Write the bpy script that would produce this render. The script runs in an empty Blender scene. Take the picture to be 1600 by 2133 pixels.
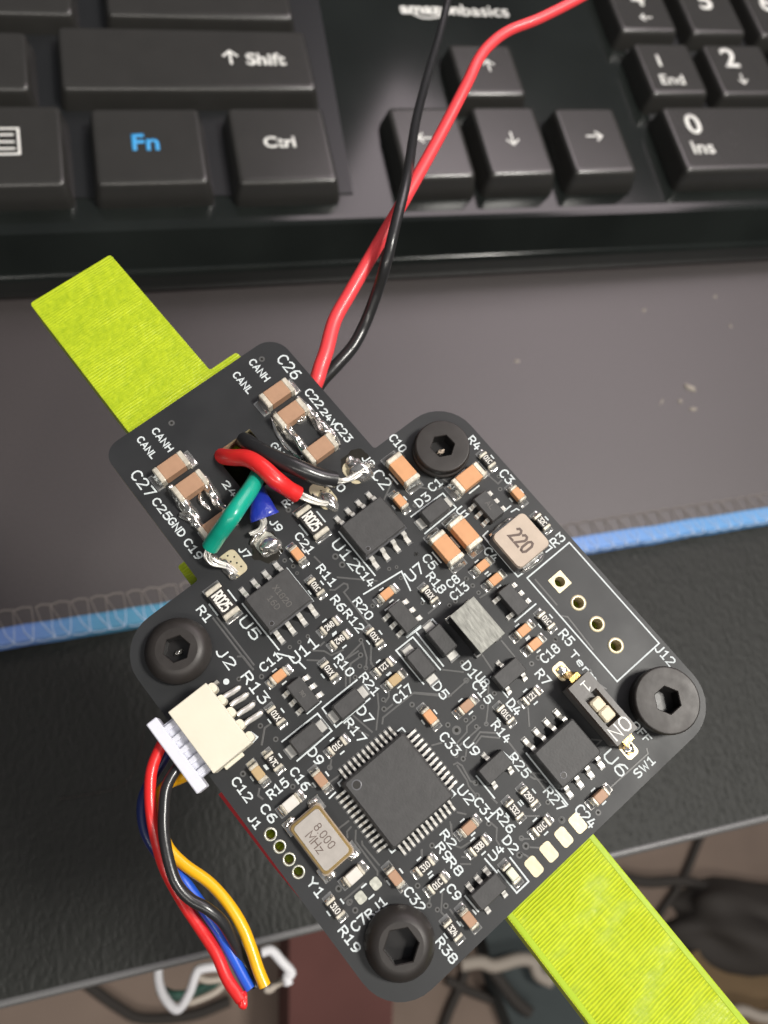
import bpy, bmesh, math, random
from mathutils import Matrix, Vector, noise
PI = math.pi
MM = 0.001
random.seed(7)
SC = bpy.context.scene
COL = SC.collection

# ------------------------------------------------------------------ camera
# Poses in millimetres: a point q of a frame sits at R q + t before the camera
# (x right, y down, z forward).  RB/TB: the circuit board's top face;  RK/TK: the keyboard's key tops.
F_PX, CX, CY = 1760.0, 800.0, 1066.5
RB = Matrix(((0.6350894700318279, 0.7690587524302362, 0.07218033225696258),
             (0.7510011291434254, -0.5929001102929794, -0.29063166248373695),
             (-0.18071709681039294, 0.23878461952816257, -0.9541086082805199)))
TB = Vector((3.4103967204428915, 14.681782830577228, 75.21306250441253))
RK = Matrix(((0.9661089592311635, -0.192494797214128, 0.17198613879825578),
             (-0.11321677701969156, -0.9147450159082704, -0.3878447076732639),
             (0.23198155162537085, 0.35522853054671416, -0.9055369958146522)))
TK = Vector((31.602696343638982, -76.25891452034638, 189.4187368633551))
KEY_Z = 22.0                      # key tops above the mouse pad (world z = 0)

def to_world(qc):                 # camera-frame mm -> world mm
    p = RK.transposed() @ (qc - TK)
    return Vector((p.x, p.y, p.z + KEY_Z))
RW = RK.transposed()
CAMP = to_world(Vector((0, 0, 0)))
cam_d = bpy.data.cameras.new('camera')
cam = bpy.data.objects.new('camera', cam_d); COL.objects.link(cam)
flip = Matrix(((1, 0, 0), (0, -1, 0), (0, 0, -1)))
rot = RW @ flip
cam.matrix_world = Matrix.Translation(CAMP * MM) @ rot.to_4x4()
cam_d.sensor_fit = 'HORIZONTAL'; cam_d.sensor_width = 36.0
cam_d.lens = F_PX / 1600.0 * 36.0
cam_d.clip_start = 0.002; cam_d.clip_end = 20.0
cam_d.dof.use_dof = True
cam_d.dof.focus_distance = 0.0745
cam_d.dof.aperture_fstop = 56.0
SC.camera = cam

def _hit(px, py, R, t, z):
    ray = Vector(((px - CX) / F_PX, (py - CY) / F_PX, 1.0))
    n = R @ Vector((0, 0, 1))
    s = n.dot(t + n * z) / n.dot(ray)
    return R.transposed() @ (ray * s - t)
def ab(px, py, z=0.0):            # board frame, mm
    p = _hit(px, py, RB, TB, z); return Vector((p.x, p.y, z))
def aw(px, py, z=0.0):            # world, mm (z above the mouse pad)
    p = _hit(px, py, RK, TK, z - KEY_Z); return Vector((p.x, p.y, z))
MBOARD = Matrix.Translation(to_world(TB) * MM) @ (RW @ RB).to_4x4()

# ------------------------------------------------------------------ light
W = bpy.data.worlds.new('World'); SC.world = W; W.use_nodes = True
bgn = W.node_tree.nodes['Background']
bgn.inputs[1].default_value = 0.15
_tc = W.node_tree.nodes.new('ShaderNodeTexCoord'); _sp = W.node_tree.nodes.new('ShaderNodeSeparateXYZ')
_cr = W.node_tree.nodes.new('ShaderNodeValToRGB')       # a plain room: pale ceiling, duller walls, dark floor
_mr = W.node_tree.nodes.new('ShaderNodeMapRange'); _mr.inputs[1].default_value = -1.0
_e = _cr.color_ramp.elements; _e[0].position = 0.35; _e[0].color = (0.16, 0.14, 0.13, 1); _e[1].position = 1.0; _e[1].color = (1.0, 1.04, 1.12, 1)
_x = _e.new(0.60); _x.color = (0.42, 0.43, 0.46, 1)
W.node_tree.links.new(_tc.outputs['Generated'], _sp.inputs[0]); W.node_tree.links.new(_sp.outputs[2], _mr.inputs[0])
W.node_tree.links.new(_mr.outputs[0], _cr.inputs[0]); W.node_tree.links.new(_cr.outputs[0], bgn.inputs[0])
BC = to_world(TB) * MM
def area(name, off, sx, sy, watts, col, target=BC):
    l = bpy.data.lights.new(name, 'AREA'); l.shape = 'RECTANGLE'; l.size = sx; l.size_y = sy
    l.energy = watts; l.color = col
    o = bpy.data.objects.new(name, l); COL.objects.link(o)
    o.location = target + Vector(off)
    o.rotation_euler = (target - o.location).to_track_quat('-Z', 'Y').to_euler()
    return o
area('window_light', (0.31, -0.07, 0.60), 0.15, 0.12, 5.4, (1.0, 0.965, 0.90))
area('ceiling_light', (-0.25, -0.95, 1.15), 1.5, 0.10, 9.0, (1.0, 0.95, 0.88))
_p = aw(1080, 760, 0) * MM; _d = (_p - CAMP * MM).normalized(); _m = _p + Vector((_d.x, _d.y, -_d.z)) * 0.62
area('monitor_glow', _m - _p, 0.42, 0.24, 1.5, (1.0, 0.86, 0.90), _p)
SC.view_settings.view_transform = 'Standard'; SC.view_settings.look = 'None'
SC.view_settings.exposure = 0.0; SC.view_settings.gamma = 1.0
SC.cycles.max_bounces = 6; SC.cycles.glossy_bounces = 4; SC.cycles.diffuse_bounces = 3
SC.cycles.sample_clamp_indirect = 4.0

# ------------------------------------------------------------------ materials
MATS = {}
def mat(name, col, rough=0.5, metal=0.0, spec=0.5, bump=0.0, bscale=800.0, cvar=0.0, cscale=300.0,
        coat=0.0, rvar=0.0, sheen=0.0, sub=0.0, aniso=None, det=3.0):
    m = bpy.data.materials.new(name); m.use_nodes = True; MATS[name] = m
    nt = m.node_tree; b = nt.nodes['Principled BSDF']
    b.inputs['Base Color'].default_value = (*col, 1)
    b.inputs['Roughness'].default_value = rough; b.inputs['Metallic'].default_value = metal
    b.inputs['Specular IOR Level'].default_value = spec
    b.inputs['Coat Weight'].default_value = coat; b.inputs['Coat Roughness'].default_value = 0.08
    b.inputs['Sheen Weight'].default_value = sheen
    if sub:
        b.inputs['Subsurface Weight'].default_value = sub
        b.inputs['Subsurface Radius'].default_value = (1, 1, 1); b.inputs['Subsurface Scale'].default_value = 0.0006
    tc = nt.nodes.new('ShaderNodeTexCoord'); vec = tc.outputs['Object']
    if aniso:
        mp = nt.nodes.new('ShaderNodeMapping'); mp.inputs['Scale'].default_value = aniso
        nt.links.new(vec, mp.inputs[0]); vec = mp.outputs[0]
    def nz(scale, detail=3.0):
        n = nt.nodes.new('ShaderNodeTexNoise'); n.inputs['Scale'].default_value = scale
        n.inputs['Detail'].default_value = detail; nt.links.new(vec, n.inputs['Vector']); return n
    if bump:
        n = nz(bscale, det); bp = nt.nodes.new('ShaderNodeBump'); bp.inputs['Strength'].default_value = 1.0
        bp.inputs['Distance'].default_value = bump * MM
        nt.links.new(n.outputs['Fac'], bp.inputs['Height']); nt.links.new(bp.outputs[0], b.inputs['Normal'])
    if cvar:
        n = nz(cscale); r = nt.nodes.new('ShaderNodeMapRange')
        r.inputs[1].default_value = 0.3; r.inputs[2].default_value = 0.7
        r.inputs[3].default_value = 1 - cvar; r.inputs[4].default_value = 1 + cvar
        nt.links.new(n.outputs['Fac'], r.inputs[0])
        mx = nt.nodes.new('ShaderNodeVectorMath'); mx.operation = 'SCALE'
        mx.inputs[0].default_value = col; nt.links.new(r.outputs[0], mx.inputs['Scale'])
        nt.links.new(mx.outputs[0], b.inputs['Base Color'])
    if rvar:
        n = nz(cscale * 1.7); r = nt.nodes.new('ShaderNodeMapRange')
        r.inputs[1].default_value = 0.3; r.inputs[2].default_value = 0.7
        r.inputs[3].default_value = max(0.03, rough - rvar); r.inputs[4].default_value = rough + rvar
        nt.links.new(n.outputs['Fac'], r.inputs[0]); nt.links.new(r.outputs[0], b.inputs['Roughness'])
    return m
M = MATS
mat('solder_mask', (0.015, 0.016, 0.0175), 0.50, spec=0.50, bump=0.003, bscale=3000, cvar=0.2, cscale=140, rvar=0.05)
mat('fr4_edge', (0.42, 0.36, 0.22), 0.7, bump=0.02, bscale=6000, cvar=0.35, cscale=2500)
mat('silk', (0.62, 0.67, 0.68), 0.6, bump=0.006, bscale=9000, cvar=0.08, cscale=5000)
mat('trace', (0.085, 0.085, 0.084), 0.40, spec=0.6)
mat('pad_gold', (0.66, 0.58, 0.40), 0.40, metal=0.4, cvar=0.08, cscale=900, bump=0.01, bscale=2500)
mat('pad_tin', (0.66, 0.66, 0.58), 0.38, metal=0.8, bump=0.03, bscale=2600, cvar=0.15, cscale=1500)
mat('solder', (0.82, 0.80, 0.76), 0.17, metal=0.92, bump=0.008, bscale=1500, cvar=0.12, cscale=1200, rvar=0.08)
mat('terminal', (0.74, 0.69, 0.58), 0.42, metal=0.45, bump=0.03, bscale=2600, cvar=0.18, cscale=1800)
mat('ceramic_orange', (0.62, 0.31, 0.145), 0.5, bump=0.01, bscale=2500, cvar=0.06, cscale=900)
mat('ceramic_brown', (0.40, 0.235, 0.145), 0.5, bump=0.01, bscale=2500, cvar=0.06, cscale=900)
mat('ceramic_tan', (0.46, 0.33, 0.17), 0.5, bump=0.01, bscale=2500, cvar=0.06, cscale=900)
mat('ceramic_white', (0.66, 0.63, 0.58), 0.5, bump=0.01, bscale=2500, cvar=0.06, cscale=900)
mat('resistor_black', (0.030, 0.027, 0.025), 0.38)
mat('mark_white', (0.75, 0.73, 0.68), 0.6)
mat('epoxy', (0.048, 0.047, 0.047), 0.55, bump=0.012, bscale=4500, cvar=0.12, cscale=1200)
mat('epoxy_bevel', (0.12, 0.12, 0.13), 0.32)
mat('mark_grey', (0.10, 0.095, 0.09), 0.5)
mat('lead', (0.76, 0.74, 0.69), 0.30, metal=0.55, bump=0.01, bscale=2500, cvar=0.12, cscale=1500)
mat('lead_dull', (0.55, 0.53, 0.48), 0.36, metal=.6, bump=0.02, bscale=2500, cvar=0.2, cscale=1500)
mat('coil_beige', (0.50, 0.41, 0.33), 0.6, bump=0.015, bscale=3500, cvar=0.06, cscale=700)
mat('coil_side', (0.10, 0.09, 0.085), 0.5, bump=0.02, bscale=2500)
mat('ink_brown', (0.12, 0.085, 0.07), 0.6)
mat('ferrite_top', (0.27, 0.27, 0.245), 0.5, metal=0.3, bump=0.03, bscale=1500, cvar=0.22, cscale=900, aniso=(1, 3, 1))
mat('ferrite_side', (0.02, 0.02, 0.02), 0.4)
mat('crystal_lid', (0.40, 0.37, 0.34), 0.5, metal=0.25, bump=0.006, bscale=3000, cvar=0.07, cscale=1200)
mat('crystal_rim', (0.75, 0.52, 0.22), 0.28, metal=0.95, cvar=0.12, cscale=1500)
mat('crystal_base', (0.30, 0.25, 0.20), 0.5)
mat('nylon_cream', (0.72, 0.68, 0.56), 0.45, bump=0.01, bscale=1500, cvar=0.03, cscale=300, sub=0.25)
mat('nylon_white', (0.70, 0.71, 0.80), 0.35, bump=0.006, bscale=1500, sub=0.25)
mat('screw_black', (0.032, 0.028, 0.026), 0.48, metal=0.2, bump=0.008, bscale=2500, cvar=0.15, cscale=500, rvar=0.04)
mat('screw_pit_shade', (0.010, 0.009, 0.009), 0.35, metal=0.0)  # socket shade put into a darker copy of the screw black
mat('switch_body', (0.125, 0.118, 0.112), 0.42, bump=0.008, bscale=3000, cvar=0.06)
mat('switch_pit', (0.13, 0.10, 0.085), 0.5)
mat('slider', (0.68, 0.60, 0.44), 0.45, sub=0.1)
mat('gold', (0.85, 0.58, 0.20), 0.25, metal=1.0, bump=0.02, bscale=2000, cvar=0.12, cscale=900)
mat('wire_red', (0.72, 0.022, 0.022), 0.36, bump=0.10, bscale=420, coat=0.15)
mat('wire_coral', (0.86, 0.060, 0.070), 0.42, bump=0.01, bscale=500, coat=0.1)
mat('wire_black', (0.020, 0.020, 0.021), 0.32, bump=0.07, bscale=500, coat=0.2)
mat('wire_teal', (0.004, 0.34, 0.235), 0.33, bump=0.10, bscale=450, coat=0.25)
mat('wire_blue_dark', (0.012, 0.030, 0.33), 0.4, bump=0.15, bscale=900, coat=0.2)
mat('wire_blue', (0.015, 0.10, 0.62), 0.35, coat=0.2, bump=0.01, bscale=700)
mat('wire_blue_shaded', (0.012, 0.022, 0.11), 0.35, coat=0.2, bump=0.01, bscale=700)  # shade on the blue wire's upper run put into a darker blue
mat('wire_yellow', (0.86, 0.45, 0.008), 0.35, coat=0.2, bump=0.01, bscale=700)
mat('cable_white', (0.78, 0.77, 0.80), 0.45)
mat('red_board', (0.42, 0.012, 0.018), 0.35, coat=0.2)
mat('key_plastic', (0.030, 0.029, 0.027), 0.25, spec=0.6, bump=0.005, bscale=1500, cvar=0.05, cscale=200)
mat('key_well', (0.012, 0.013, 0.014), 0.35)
mat('case_gloss', (0.010, 0.012, 0.011), 0.12, spec=0.4, cvar=0.3, cscale=30)
mat('legend_white', (0.80, 0.80, 0.76), 0.55)
mat('legend_blue', (0.05, 0.36, 0.75), 0.55)
mat('pad_cloth', (0.036, 0.029, 0.029), 0.46, spec=0.95, sheen=0.1, bump=0.05, bscale=2600, cvar=0.16, cscale=2200)
mat('mat_rim', (0.13, 0.13, 0.13), 0.36, bump=0.05, bscale=700)
mat('thread_dark', (0.17, 0.15, 0.14), 0.7)
mat('thread_blue', (0.42, 0.52, 0.68), 0.6)
mat('speck', (0.30, 0.27, 0.23), 0.8)
mat('speck_gold', (0.62, 0.48, 0.16), 0.5)
mat('floor_brown', (0.24, 0.18, 0.145), 0.9, cvar=0.25, cscale=9)
mat('maroon', (0.15, 0.060, 0.052), 0.9, cvar=0.2, cscale=12)
mat('slate', (0.060, 0.074, 0.076), 0.8, cvar=0.15, cscale=14)
mat('tan_board', (0.19, 0.125, 0.065), 0.85, cvar=0.2, cscale=10)
mat('cable_black', (0.050, 0.043, 0.038), 0.8)
mat('cable_cream', (0.46, 0.40, 0.34), 0.6)
mat('cable_green', (0.05, 0.13, 0.10), 0.6)
mat('led_lens', (0.78, 0.80, 0.62), 0.3, coat=0.3)
mat('hole_shade', (0.008, 0.008, 0.006), 0.8)  # flat discs: the shade of small holes put into the colour

def lime_material():
    m = mat('lime_plastic', (0.60, 0.75, 0.012), 0.42, sub=0.22)
    nt = m.node_tree; b = nt.nodes['Principled BSDF']
    tc = nt.nodes.new('ShaderNodeTexCoord')
    wv = nt.nodes.new('ShaderNodeTexWave'); wv.wave_type = 'BANDS'; wv.bands_direction = 'X'
    wv.inputs['Scale'].default_value = 1050.0; wv.inputs['Distortion'].default_value = 3.4
    wv.inputs['Detail'].default_value = 3.0; wv.inputs['Detail Scale'].default_value = 0.6
    nz = nt.nodes.new('ShaderNodeTexNoise'); nz.inputs['Scale'].default_value = 1900; nz.inputs['Detail'].default_value = 3
    mp = nt.nodes.new('ShaderNodeMapping'); mp.inputs['Scale'].default_value = (1.0, 0.45, 1.0)
    nt.links.new(tc.outputs['Object'], mp.inputs[0])
    nt.links.new(mp.outputs[0], wv.inputs['Vector']); nt.links.new(tc.outputs['Object'], nz.inputs['Vector'])
    big = nt.nodes.new('ShaderNodeTexNoise'); big.inputs['Scale'].default_value = 55
    nt.links.new(tc.outputs['Object'], big.inputs['Vector'])
    # the raft lines show on the near half of the bar, a crinkled first layer on the far half
    sep = nt.nodes.new('ShaderNodeSeparateXYZ'); nt.links.new(tc.outputs['Object'], sep.inputs[0])
    rr = nt.nodes.new('ShaderNodeMapRange'); rr.inputs[1].default_value = -0.01; rr.inputs[2].default_value = 0.01
    rr.inputs[3].default_value = 0.35; rr.inputs[4].default_value = 1.0
    nt.links.new(sep.outputs[0], rr.inputs[0])
    mul = nt.nodes.new('ShaderNodeMath'); mul.operation = 'MULTIPLY'
    pn = nt.nodes.new('ShaderNodeTexNoise'); pn.inputs['Scale'].default_value = 420; pn.inputs['Detail'].default_value = 2
    nt.links.new(mp.outputs[0], pn.inputs['Vector'])
    pr = nt.nodes.new('ShaderNodeMapRange'); pr.inputs[1].default_value = 0.38; pr.inputs[2].default_value = 0.62
    pr.inputs[3].default_value = 0.25; pr.inputs[4].default_value = 1.25; nt.links.new(pn.outputs['Fac'], pr.inputs[0])
    m2 = nt.nodes.new('ShaderNodeMath'); m2.operation = 'MULTIPLY'
    nt.links.new(rr.outputs[0], m2.inputs[0]); nt.links.new(pr.outputs[0], m2.inputs[1])
    nt.links.new(wv.outputs['Fac'], mul.inputs[0]); nt.links.new(m2.outputs[0], mul.inputs[1])
    add = nt.nodes.new('ShaderNodeMath'); add.operation = 'ADD'
    nt.links.new(mul.outputs[0], add.inputs[0]); nt.links.new(nz.outputs['Fac'], add.inputs[1])
    bp = nt.nodes.new('ShaderNodeBump'); bp.inputs['Distance'].default_value = 0.075 * MM; bp.inputs['Strength'].default_value = 1.0
    nt.links.new(add.outputs[0], bp.inputs['Height']); nt.links.new(bp.outputs[0], b.inputs['Normal'])
    mr = nt.nodes.new('ShaderNodeMapRange'); mr.inputs[1].default_value = 0.35; mr.inputs[2].default_value = 1.25
    mr.inputs[3].default_value = 0.0; mr.inputs[4].default_value = 1.0
    nt.links.new(add.outputs[0], mr.inputs[0])
    rp = nt.nodes.new('ShaderNodeMix'); rp.data_type = 'RGBA'
    rp.inputs['A'].default_value = (0.33, 0.44, 0.010, 1); rp.inputs['B'].default_value = (0.58, 0.68, 0.018, 1)
    nt.links.new(mr.outputs[0], rp.inputs['Factor']); nt.links.new(rp.outputs['Result'], b.inputs['Base Color'])
    return m
lime_material()
mat('lime_smooth', (0.38, 0.53, 0.010), 0.35, bump=0.02, bscale=1800, sub=0.2)

def leather_material():
    m = mat('leather', (0.018, 0.019, 0.017), 0.55, spec=0.25)
    nt = m.node_tree; b = nt.nodes['Principled BSDF']
    tc = nt.nodes.new('ShaderNodeTexCoord')
    v = nt.nodes.new('ShaderNodeTexVoronoi'); v.feature = 'SMOOTH_F1'; v.inputs['Scale'].default_value = 1150
    n = nt.nodes.new('ShaderNodeTexNoise'); n.inputs['Scale'].default_value = 500; n.inputs['Detail'].default_value = 3
    mp = nt.nodes.new('ShaderNodeMapping'); mp.inputs['Scale'].default_value = (1.0, 0.6, 1.0)
    nt.links.new(tc.outputs['Object'], mp.inputs[0]); nt.links.new(mp.outputs[0], n.inputs['Vector'])
    ad = nt.nodes.new('ShaderNodeVectorMath'); ad.operation = 'MULTIPLY_ADD'
    ad.inputs[1].default_value = (0.002, 0.002, 0.002)
    nt.links.new(n.outputs['Color'], ad.inputs[0]); nt.links.new(mp.outputs[0], ad.inputs[2])
    nt.links.new(ad.outputs[0], v.inputs['Vector'])
    bp = nt.nodes.new('ShaderNodeBump'); bp.inputs['Distance'].default_value = 0.20 * MM; bp.inputs['Strength'].default_value = 1
    nt.links.new(v.outputs['Distance'], bp.inputs['Height']); nt.links.new(bp.outputs[0], b.inputs['Normal'])
leather_material()

def edging_material():
    m = mat('edging_blue', (0.1, 0.25, 0.6), 0.6, bump=0.08, bscale=1500)
    nt = m.node_tree; b = nt.nodes['Principled BSDF']
    tc = nt.nodes.new('ShaderNodeTexCoord'); sp = nt.nodes.new('ShaderNodeSeparateXYZ')
    nt.links.new(tc.outputs['Object'], sp.inputs[0])
    mr = nt.nodes.new('ShaderNodeMapRange'); mr.inputs[1].default_value = -0.14; mr.inputs[2].default_value = 0.07
    nt.links.new(sp.outputs[0], mr.inputs[0])
    cr = nt.nodes.new('ShaderNodeValToRGB'); el = cr.color_ramp.elements
    el[0].position = 0.0; el[0].color = (0.13, 0.22, 0.52, 1)
    el[1].position = 1.0; el[1].color = (0.12, 0.31, 0.58, 1)
    for p, c in ((0.13, (0.12, 0.22, 0.50, 1)), (0.19, (0.07, 0.24, 0.40, 1)), (0.28, (0.065, 0.25, 0.36, 1)),
                 (0.62, (0.17, 0.30, 0.66, 1)), (0.80, (0.10, 0.27, 0.54, 1))):
        e = el.new(p); e.color = c
    nt.links.new(mr.outputs[0], cr.inputs[0]); nt.links.new(cr.outputs[0], b.inputs['Base Color'])
edging_material()

# ------------------------------------------------------------------ mesh building (all in mm)
class MB:
    def __init__(s): s.v = []; s.f = []; s.mi = []; s.sm = []
    def add(s, vs, fs, mi=0, smooth=False, mtx=None):
        o = len(s.v)
        for p in vs:
            p = Vector(p)
            s.v.append(mtx @ p if mtx else p)
        for f in fs:
            s.f.append([i + o for i in f]); s.mi.append(mi); s.sm.append(smooth)
        return s
    def box(s, c, d, b=0.0, mi=0, mtx=None, top=None):
        """chamfered box: centre c, size d; top=(sx,sy) scales the upper face"""
        x, y, z = (q / 2 for q in d); tx, ty = top or (1, 1)
        if b <= 0:
            vs = [(c[0] + sx * x * (tx if sz > 0 else 1), c[1] + sy * y * (ty if sz > 0 else 1), c[2] + sz * z)
                  for sz in (-1, 1) for sx, sy in ((-1, -1), (1, -1), (1, 1), (-1, 1))]
            return s.add(vs, [(3, 2, 1, 0), (4, 5, 6, 7), (0, 1, 5, 4), (1, 2, 6, 5), (2, 3, 7, 6), (3, 0, 4, 7)], mi, False, mtx)
        b = min(b, x * .9, y * .9, z * .9)
        rings = [(-z, b), (-z + b, 0), (z - b, 0), (z, b)]
        vs = []
        for zz, ins in rings:
            k = 1 if zz < 0 else 0
            fx, fy = (1, 1) if zz < 0 else (tx, ty)
            X, Y = x * fx - ins, y * fy - ins
            for px_, py_ in ((-X + b, -Y), (X - b, -Y), (X, -Y + b), (X, Y - b), (X - b, Y), (-X + b, Y), (-X, Y - b), (-X, -Y + b)):
                vs.append((c[0] + px_, c[1] + py_, c[2] + zz))
        fs = [tuple(range(7, -1, -1)), tuple(24 + i for i in range(8))]
        for r in range(3):
            for i in range(8):
                j = (i + 1) % 8
                fs.append((r * 8 + i, r * 8 + j, r * 8 + 8 + j, r * 8 + 8 + i))
        return s.add(vs, fs, mi, False, mtx)
    def prism(s, poly, z0, z1, mi=0, mtx=None, mi_side=None, inset=0.0):
        n = len(poly); cx = sum(p[0] for p in poly) / n; cy = sum(p[1] for p in poly) / n
        def sh(p, k): return (cx + (p[0] - cx) * k, cy + (p[1] - cy) * k)
        k = 1 - inset
        vs = [(p[0], p[1], z0) for p in poly] + [(*sh(p, k), z1) for p in poly]
        s.add(vs, [tuple(range(n - 1, -1, -1)), tuple(range(n, 2 * n))], mi, False, mtx)
        s.add(vs, [(i, (i + 1) % n, n + (i + 1) % n, n + i) for i in range(n)], mi if mi_side is None else mi_side, False, mtx)
        return s
    def lathe(s, prof, n=32, mi=0, mtx=None, smooth=True):
        vs = []; fs = []
        for r, z in prof:
            for i in range(n):
                a = 2 * PI * i / n; vs.append((r * math.cos(a), r * math.sin(a), z))
        for k in range(len(prof) - 1):
            for i in range(n):
                j = (i + 1) % n
                fs.append((k * n + i, k * n + j, (k + 1) * n + j, (k + 1) * n + i))
        return s.add(vs, fs, mi, smooth, mtx)
    def disc(s, c, r, z, n=12, mi=0, r0=0.0, h=0.0):
        if r0:
            vs = [(c[0] + q * math.cos(2 * PI * i / n), c[1] + q * math.sin(2 * PI * i / n), z) for q in (r0, r) for i in range(n)]
            return s.add(vs, [(i, n + i, n + (i + 1) % n, (i + 1) % n) for i in range(n)], mi)
        return s.add([(c[0] + r * math.cos(2 * PI * i / n), c[1] + r * math.sin(2 * PI * i / n), z) for i in range(n)], [tuple(range(n))], mi)
    def ribbon(s, pts, r, z0, h, closed=False, mi=0, ext=True):
        pts = [Vector((p[0], p[1])) for p in pts]
        q = [pts[0]]
        for p in pts[1:]:
            if (p - q[-1]).length > 1e-5: q.append(p)
        pts = q; n = len(pts)
        if n < 2: return s
        if closed and (pts[0] - pts[-1]).length < 1e-5: pts.pop(); n -= 1
        if ext and not closed:
            pts[0] = pts[0] - (pts[1] - pts[0]).normalized() * r * .7
            pts[-1] = pts[-1] + (pts[-1] - pts[-2]).normalized() * r * .7
        vs = []; ks = [(-1, 0), (-.72, h), (.72, h), (1, 0)]
        for i, p in enumerate(pts):
            a = (p - pts[i - 1]).normalized() if (i or closed) else None
            b = (pts[(i + 1) % n] - p).normalized() if (i < n - 1 or closed) else None
            if a is None: a = b
            if b is None: b = a
            na = Vector((-a.y, a.x)); nb = Vector((-b.y, b.x)); m_ = na + nb
            if m_.length < 1e-4: m_ = na
            m_.normalize(); sc = min(1 / max(m_.dot(na), .35), 1.9)
            for k, z in ks:
                w = p + m_ * (k * r * sc); vs.append((w.x, w.y, z0 + z))
        fs = []
        for i in range(n if closed else n - 1):
            j = (i + 1) % n
            for k in range(3):
                fs.append((i * 4 + k, i * 4 + k + 1, j * 4 + k + 1, j * 4 + k))
        if not closed:
            fs += [(0, 3, 2, 1), tuple((n - 1) * 4 + k for k in (0, 1, 2, 3))]
        fs = [tuple(reversed(f)) for f in fs]
        return s.add(vs, fs, mi)
    def tube(s, pts, r, n=12, mi=0, cap=True, flat=1.0, up=Vector((0, 0, 1))):
        P = [Vector(p) for p in pts]; R_ = r if isinstance(r, (list, tuple)) else [r] * len(P)
        F_ = flat if isinstance(flat, (list, tuple)) else [flat] * len(P)
        vs = []; prev = None
        for i, p in enumerate(P):
            t = (P[min(i + 1, len(P) - 1)] - P[max(i - 1, 0)]).normalized()
            x = t.cross(up)
            if x.length < 0.15: x = prev.copy() if prev else t.cross(Vector((1, 0, 0)))
            x = (x - t * x.dot(t)).normalized()
            if prev and x.dot(prev) < 0: x = -x
            prev = x; y = t.cross(x)
            if y.z < 0: y = -y
            for k in range(n):
                a = 2 * PI * k / n
                vs.append(p + x * (R_[i] * math.cos(a)) + y * (R_[i] * F_[i] * math.sin(a)))
        fs = []
        for i in range(len(P) - 1):
            for k in range(n):
                j = (k + 1) % n
                fs.append((i * n + k, i * n + j, (i + 1) * n + j, (i + 1) * n + k))
        s.add(vs, fs, mi, True)
        if cap:
            s.add(vs[:n], [tuple(range(n))], mi); s.add(vs[-n:], [tuple(range(n - 1, -1, -1))], mi)
        return s
    def blob(s, c, rx, ry, h, seed=0, amp=0.25, mi=0, ang=0.0, n=20, m=7, freq=1.6, z0=0.0):
        vs = []; fs = []; ca, sa = math.cos(ang), math.sin(ang)
        for j in range(m + 1):
            e = (PI / 2) * j / m
            for i in range(n):
                a = 2 * PI * i / n
                d = Vector((math.cos(a) * math.cos(e), math.sin(a) * math.cos(e), math.sin(e)))
                k = 1 + amp * noise.noise(d * freq + Vector((seed * 3.1, seed * 1.7, seed)))*1.6
                x, y = d.x * rx * k, d.y * ry * k
                vs.append((c[0] + x * ca - y * sa, c[1] + x * sa + y * ca, z0 + d.z * h * k))
        for j in range(m):
            for i in range(n):
                k = (i + 1) % n
                fs.append((j * n + i, j * n + k, (j + 1) * n + k, (j + 1) * n + i))
        return s.add(vs, fs, mi, True)
    def mesh(s, name, mats):
        me = bpy.data.meshes.new(name)
        me.from_pydata([(v[0] * MM, v[1] * MM, v[2] * MM) for v in s.v], [], s.f)
        for m_ in (mats if isinstance(mats, (list, tuple)) else [mats]): me.materials.append(M[m_])
        me.polygons.foreach_set('material_index', s.mi); me.polygons.foreach_set('use_smooth', s.sm)
        me.update(); return me

def catmull(P, k=8):
    P = [Vector(p) for p in P]; out = []
    for i in range(len(P) - 1):
        a = P[i - 1] if i else P[0] * 2 - P[1]; b, c = P[i], P[i + 1]
        d = P[i + 2] if i + 2 < len(P) else P[-1] * 2 - P[-2]
        for j in range(k):
            t = j / k
            out.append(0.5 * ((2 * b) + (c - a) * t + (2 * a - 5 * b + 4 * c - d) * t * t + (3 * b - a - 3 * c + d) * t ** 3))
    out.append(P[-1]); return out

def link(name, data, parent=None, mtx=None):
    o = bpy.data.objects.new(name, data); COL.objects.link(o)
    if parent is not None: o.parent = parent
    if mtx is not None:
        if parent is None: o.matrix_world = mtx
        else: o.matrix_local = mtx
    return o
def tag(o, label=None, cat=None, group=None, kind=None):
    if label: o['label'] = label
    if cat: o['category'] = cat
    if group: o['group'] = group
    if kind: o['kind'] = kind
    return o
def T(x, y, z=0.0, a=0.0): return Matrix.Translation((x * MM, y * MM, z * MM)) @ Matrix.Rotation(a, 4, 'Z')
def round_poly(pts, n=6):
    """pts: (x, y, r) -> outline with arcs of radius r at the corners"""
    out = []; N = len(pts)
    for i, (x, y, r) in enumerate(pts):
        p = Vector((x, y)); a = Vector(pts[i - 1][:2]); b = Vector(pts[(i + 1) % N][:2])
        if r <= 0: out.append((x, y)); continue
        da = (a - p).normalized(); db = (b - p).normalized()
        ang = math.acos(max(-1, min(1, da.dot(db)))); t = r / math.tan(ang / 2)
        s_ = p + da * t; e = p + db * t; c = p + (da + db).normalized() * (r / math.sin(ang / 2))
        a0 = math.atan2(s_.y - c.y, s_.x - c.x); a1 = math.atan2(e.y - c.y, e.x - c.x)
        d = (a1 - a0 + PI) % (2 * PI) - PI
        for k in range(n + 1):
            q = a0 + d * k / n; out.append((c.x + r * math.cos(q), c.y + r * math.sin(q)))
    return out
def circle(cx, cy, r, n=20): return [(cx + r * math.cos(2 * PI * i / n), cy + r * math.sin(2 * PI * i / n)) for i in range(n)]
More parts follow.
